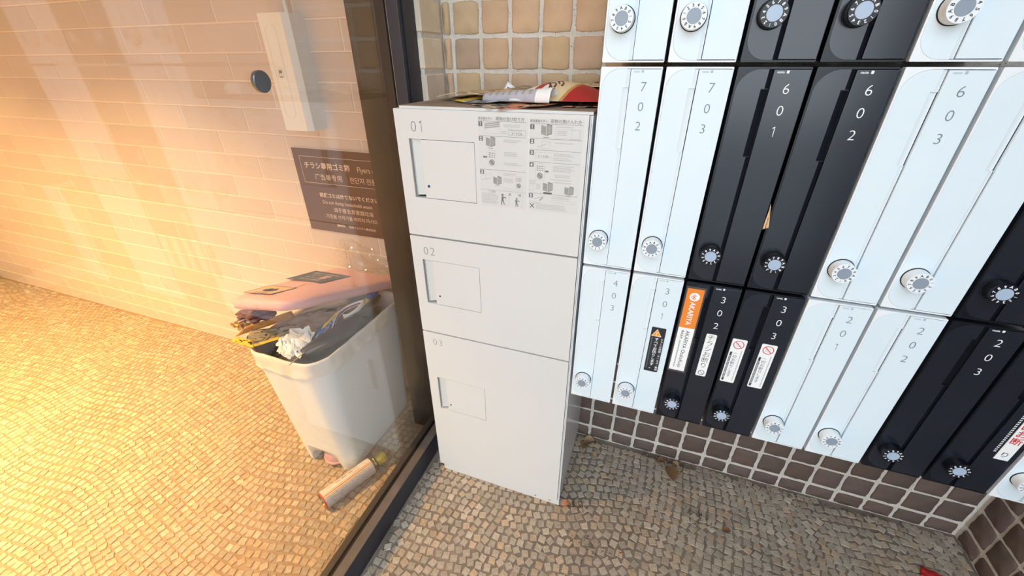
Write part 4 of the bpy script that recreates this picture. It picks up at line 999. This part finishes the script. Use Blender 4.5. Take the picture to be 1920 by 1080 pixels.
# ------------------------------------------------------------------ leaves and dirt
def leaf(x, y, s, rz, m, label):
    b = MB(); n = 8; vs = []
    for i in range(n+1):
        t = i/n; w_ = math.sin(PI*t)**.8*.36; c = .18*math.sin(t*3)
        vs += [((t-.5), -w_, .05+c*.4+w_*.5), ((t-.5), 0, .03+c*.4), ((t-.5), w_, .05+c*.4+w_*.6)]
    fs = []
    for i in range(n):
        for k in (0, 1): fs.append((3*i+k, 3*i+3+k, 3*i+4+k, 3*i+1+k))
    b.add([(p[0]*s, p[1]*s, p[2]*s) for p in vs], fs, m, smooth=True); o = b.obj('dry_leaf', None, (x, y, 0.001), (0, 0, rz)); setp(o, label, 'leaf', 'dry leaves on the mosaic floor')
leaf(.378, .268, .070, 1.9, M_leaf, 'largest brown dry leaf, under mailbox 302 by the tiled wall')
leaf(.340, .315, .035, .4, M_leaf, 'small brown dry leaf just left of the largest one')
leaf(.395, .318, .030, 2.6, M_leaf2, 'small pale dry leaf behind the largest one')
leaf(.050, .318, .045, .3, M_leaf2, 'pale dry leaf in the corner behind the locker')
leaf(.035, .285, .034, 1.3, M_leaf, 'brown dry leaf in the corner behind the locker')
leaf(.078, .255, .028, 2.2, M_leaf2, 'pale dry leaf fragment beside the locker side')
leaf(.018, .010, .032, .9, M_salmon, 'pinkish dry leaf at the locker front corner')
leaf(.030, .020, .026, 2.4, M_leaf2, 'pale leaf fragment at the locker front corner')
leaf(.560, .100, .030, .2, M_leaf, 'lone brown leaf on the open mosaic floor')
b = MB(); r = random.Random(3)
for (cx, cy, sx, sy, n) in ((.35, .322, .10, .018, 150), (.055, .322, .04, .02, 60), (.055, .02, .045, .018, 60), (.9, .32, .35, .012, 90), (.46, .12, .05, .03, 50), (.13, -.11, .08, .04, 60), (-.515, -.2, .012, .3, 40)):
    for k in range(n):
        x = cx+r.gauss(0, sx*.5); y = cy+r.gauss(0, sy*.5)
        if y > .34 or (-.468 < x < -.003 and y > -.006) or x < -.53 or x > XR-.01: continue
        a = r.uniform(0, PI); l = r.uniform(.001, .007); ww = r.uniform(.0003, .0012); z = .0008+r.uniform(0, .003)
        dx_, dy_ = math.cos(a)*l, math.sin(a)*l; nx_, ny_ = -math.sin(a)*ww, math.cos(a)*ww
        b.add([(x-dx_-nx_, y-dy_-ny_, z), (x+dx_-nx_, y+dy_-ny_, z+.001), (x+dx_+nx_, y+dy_+ny_, z+.001), (x-dx_+nx_, y-dy_+ny_, z), (x, y, z+ww*2+.0006)], [(0, 1, 4), (1, 2, 4), (2, 3, 4), (3, 0, 4), (3, 2, 1, 0)], M_dirt if r.random() > .15 else M_leaf2)
o = b.obj('dirt'); setp(o, 'dark dirt and fluff scattered along the foot of the wall', 'dirt', kind='stuff')
sheet('red_scrap', quad((1.115, .150, .003), (1.165, .135, .004), (1.185, .165, .010), (1.130, .185, .006), .003, 5), lambda u, v: M_red if u < .7 or v > .4 else M_salmon, 'crumpled red scrap on the dark floor by the right wall', 'scrap', None, 10, 8, .0008)

# ceiling downlight fittings in the interior
for (x, y) in ((-2.05, -1.0), (-3.35, -0.95), (-2.6, -2.1)):
    b = MB(); pts_o = [(.11*math.cos(2*PI*i/24), .11*math.sin(2*PI*i/24)) for i in range(24)]
    b.cyl((x, y, 2.535), (x, y, 2.5595), 0.105, 0.11, M_steel, 24); o = b.obj('downlight', cl)
print('bricks', nb, 'stones', len(stones))
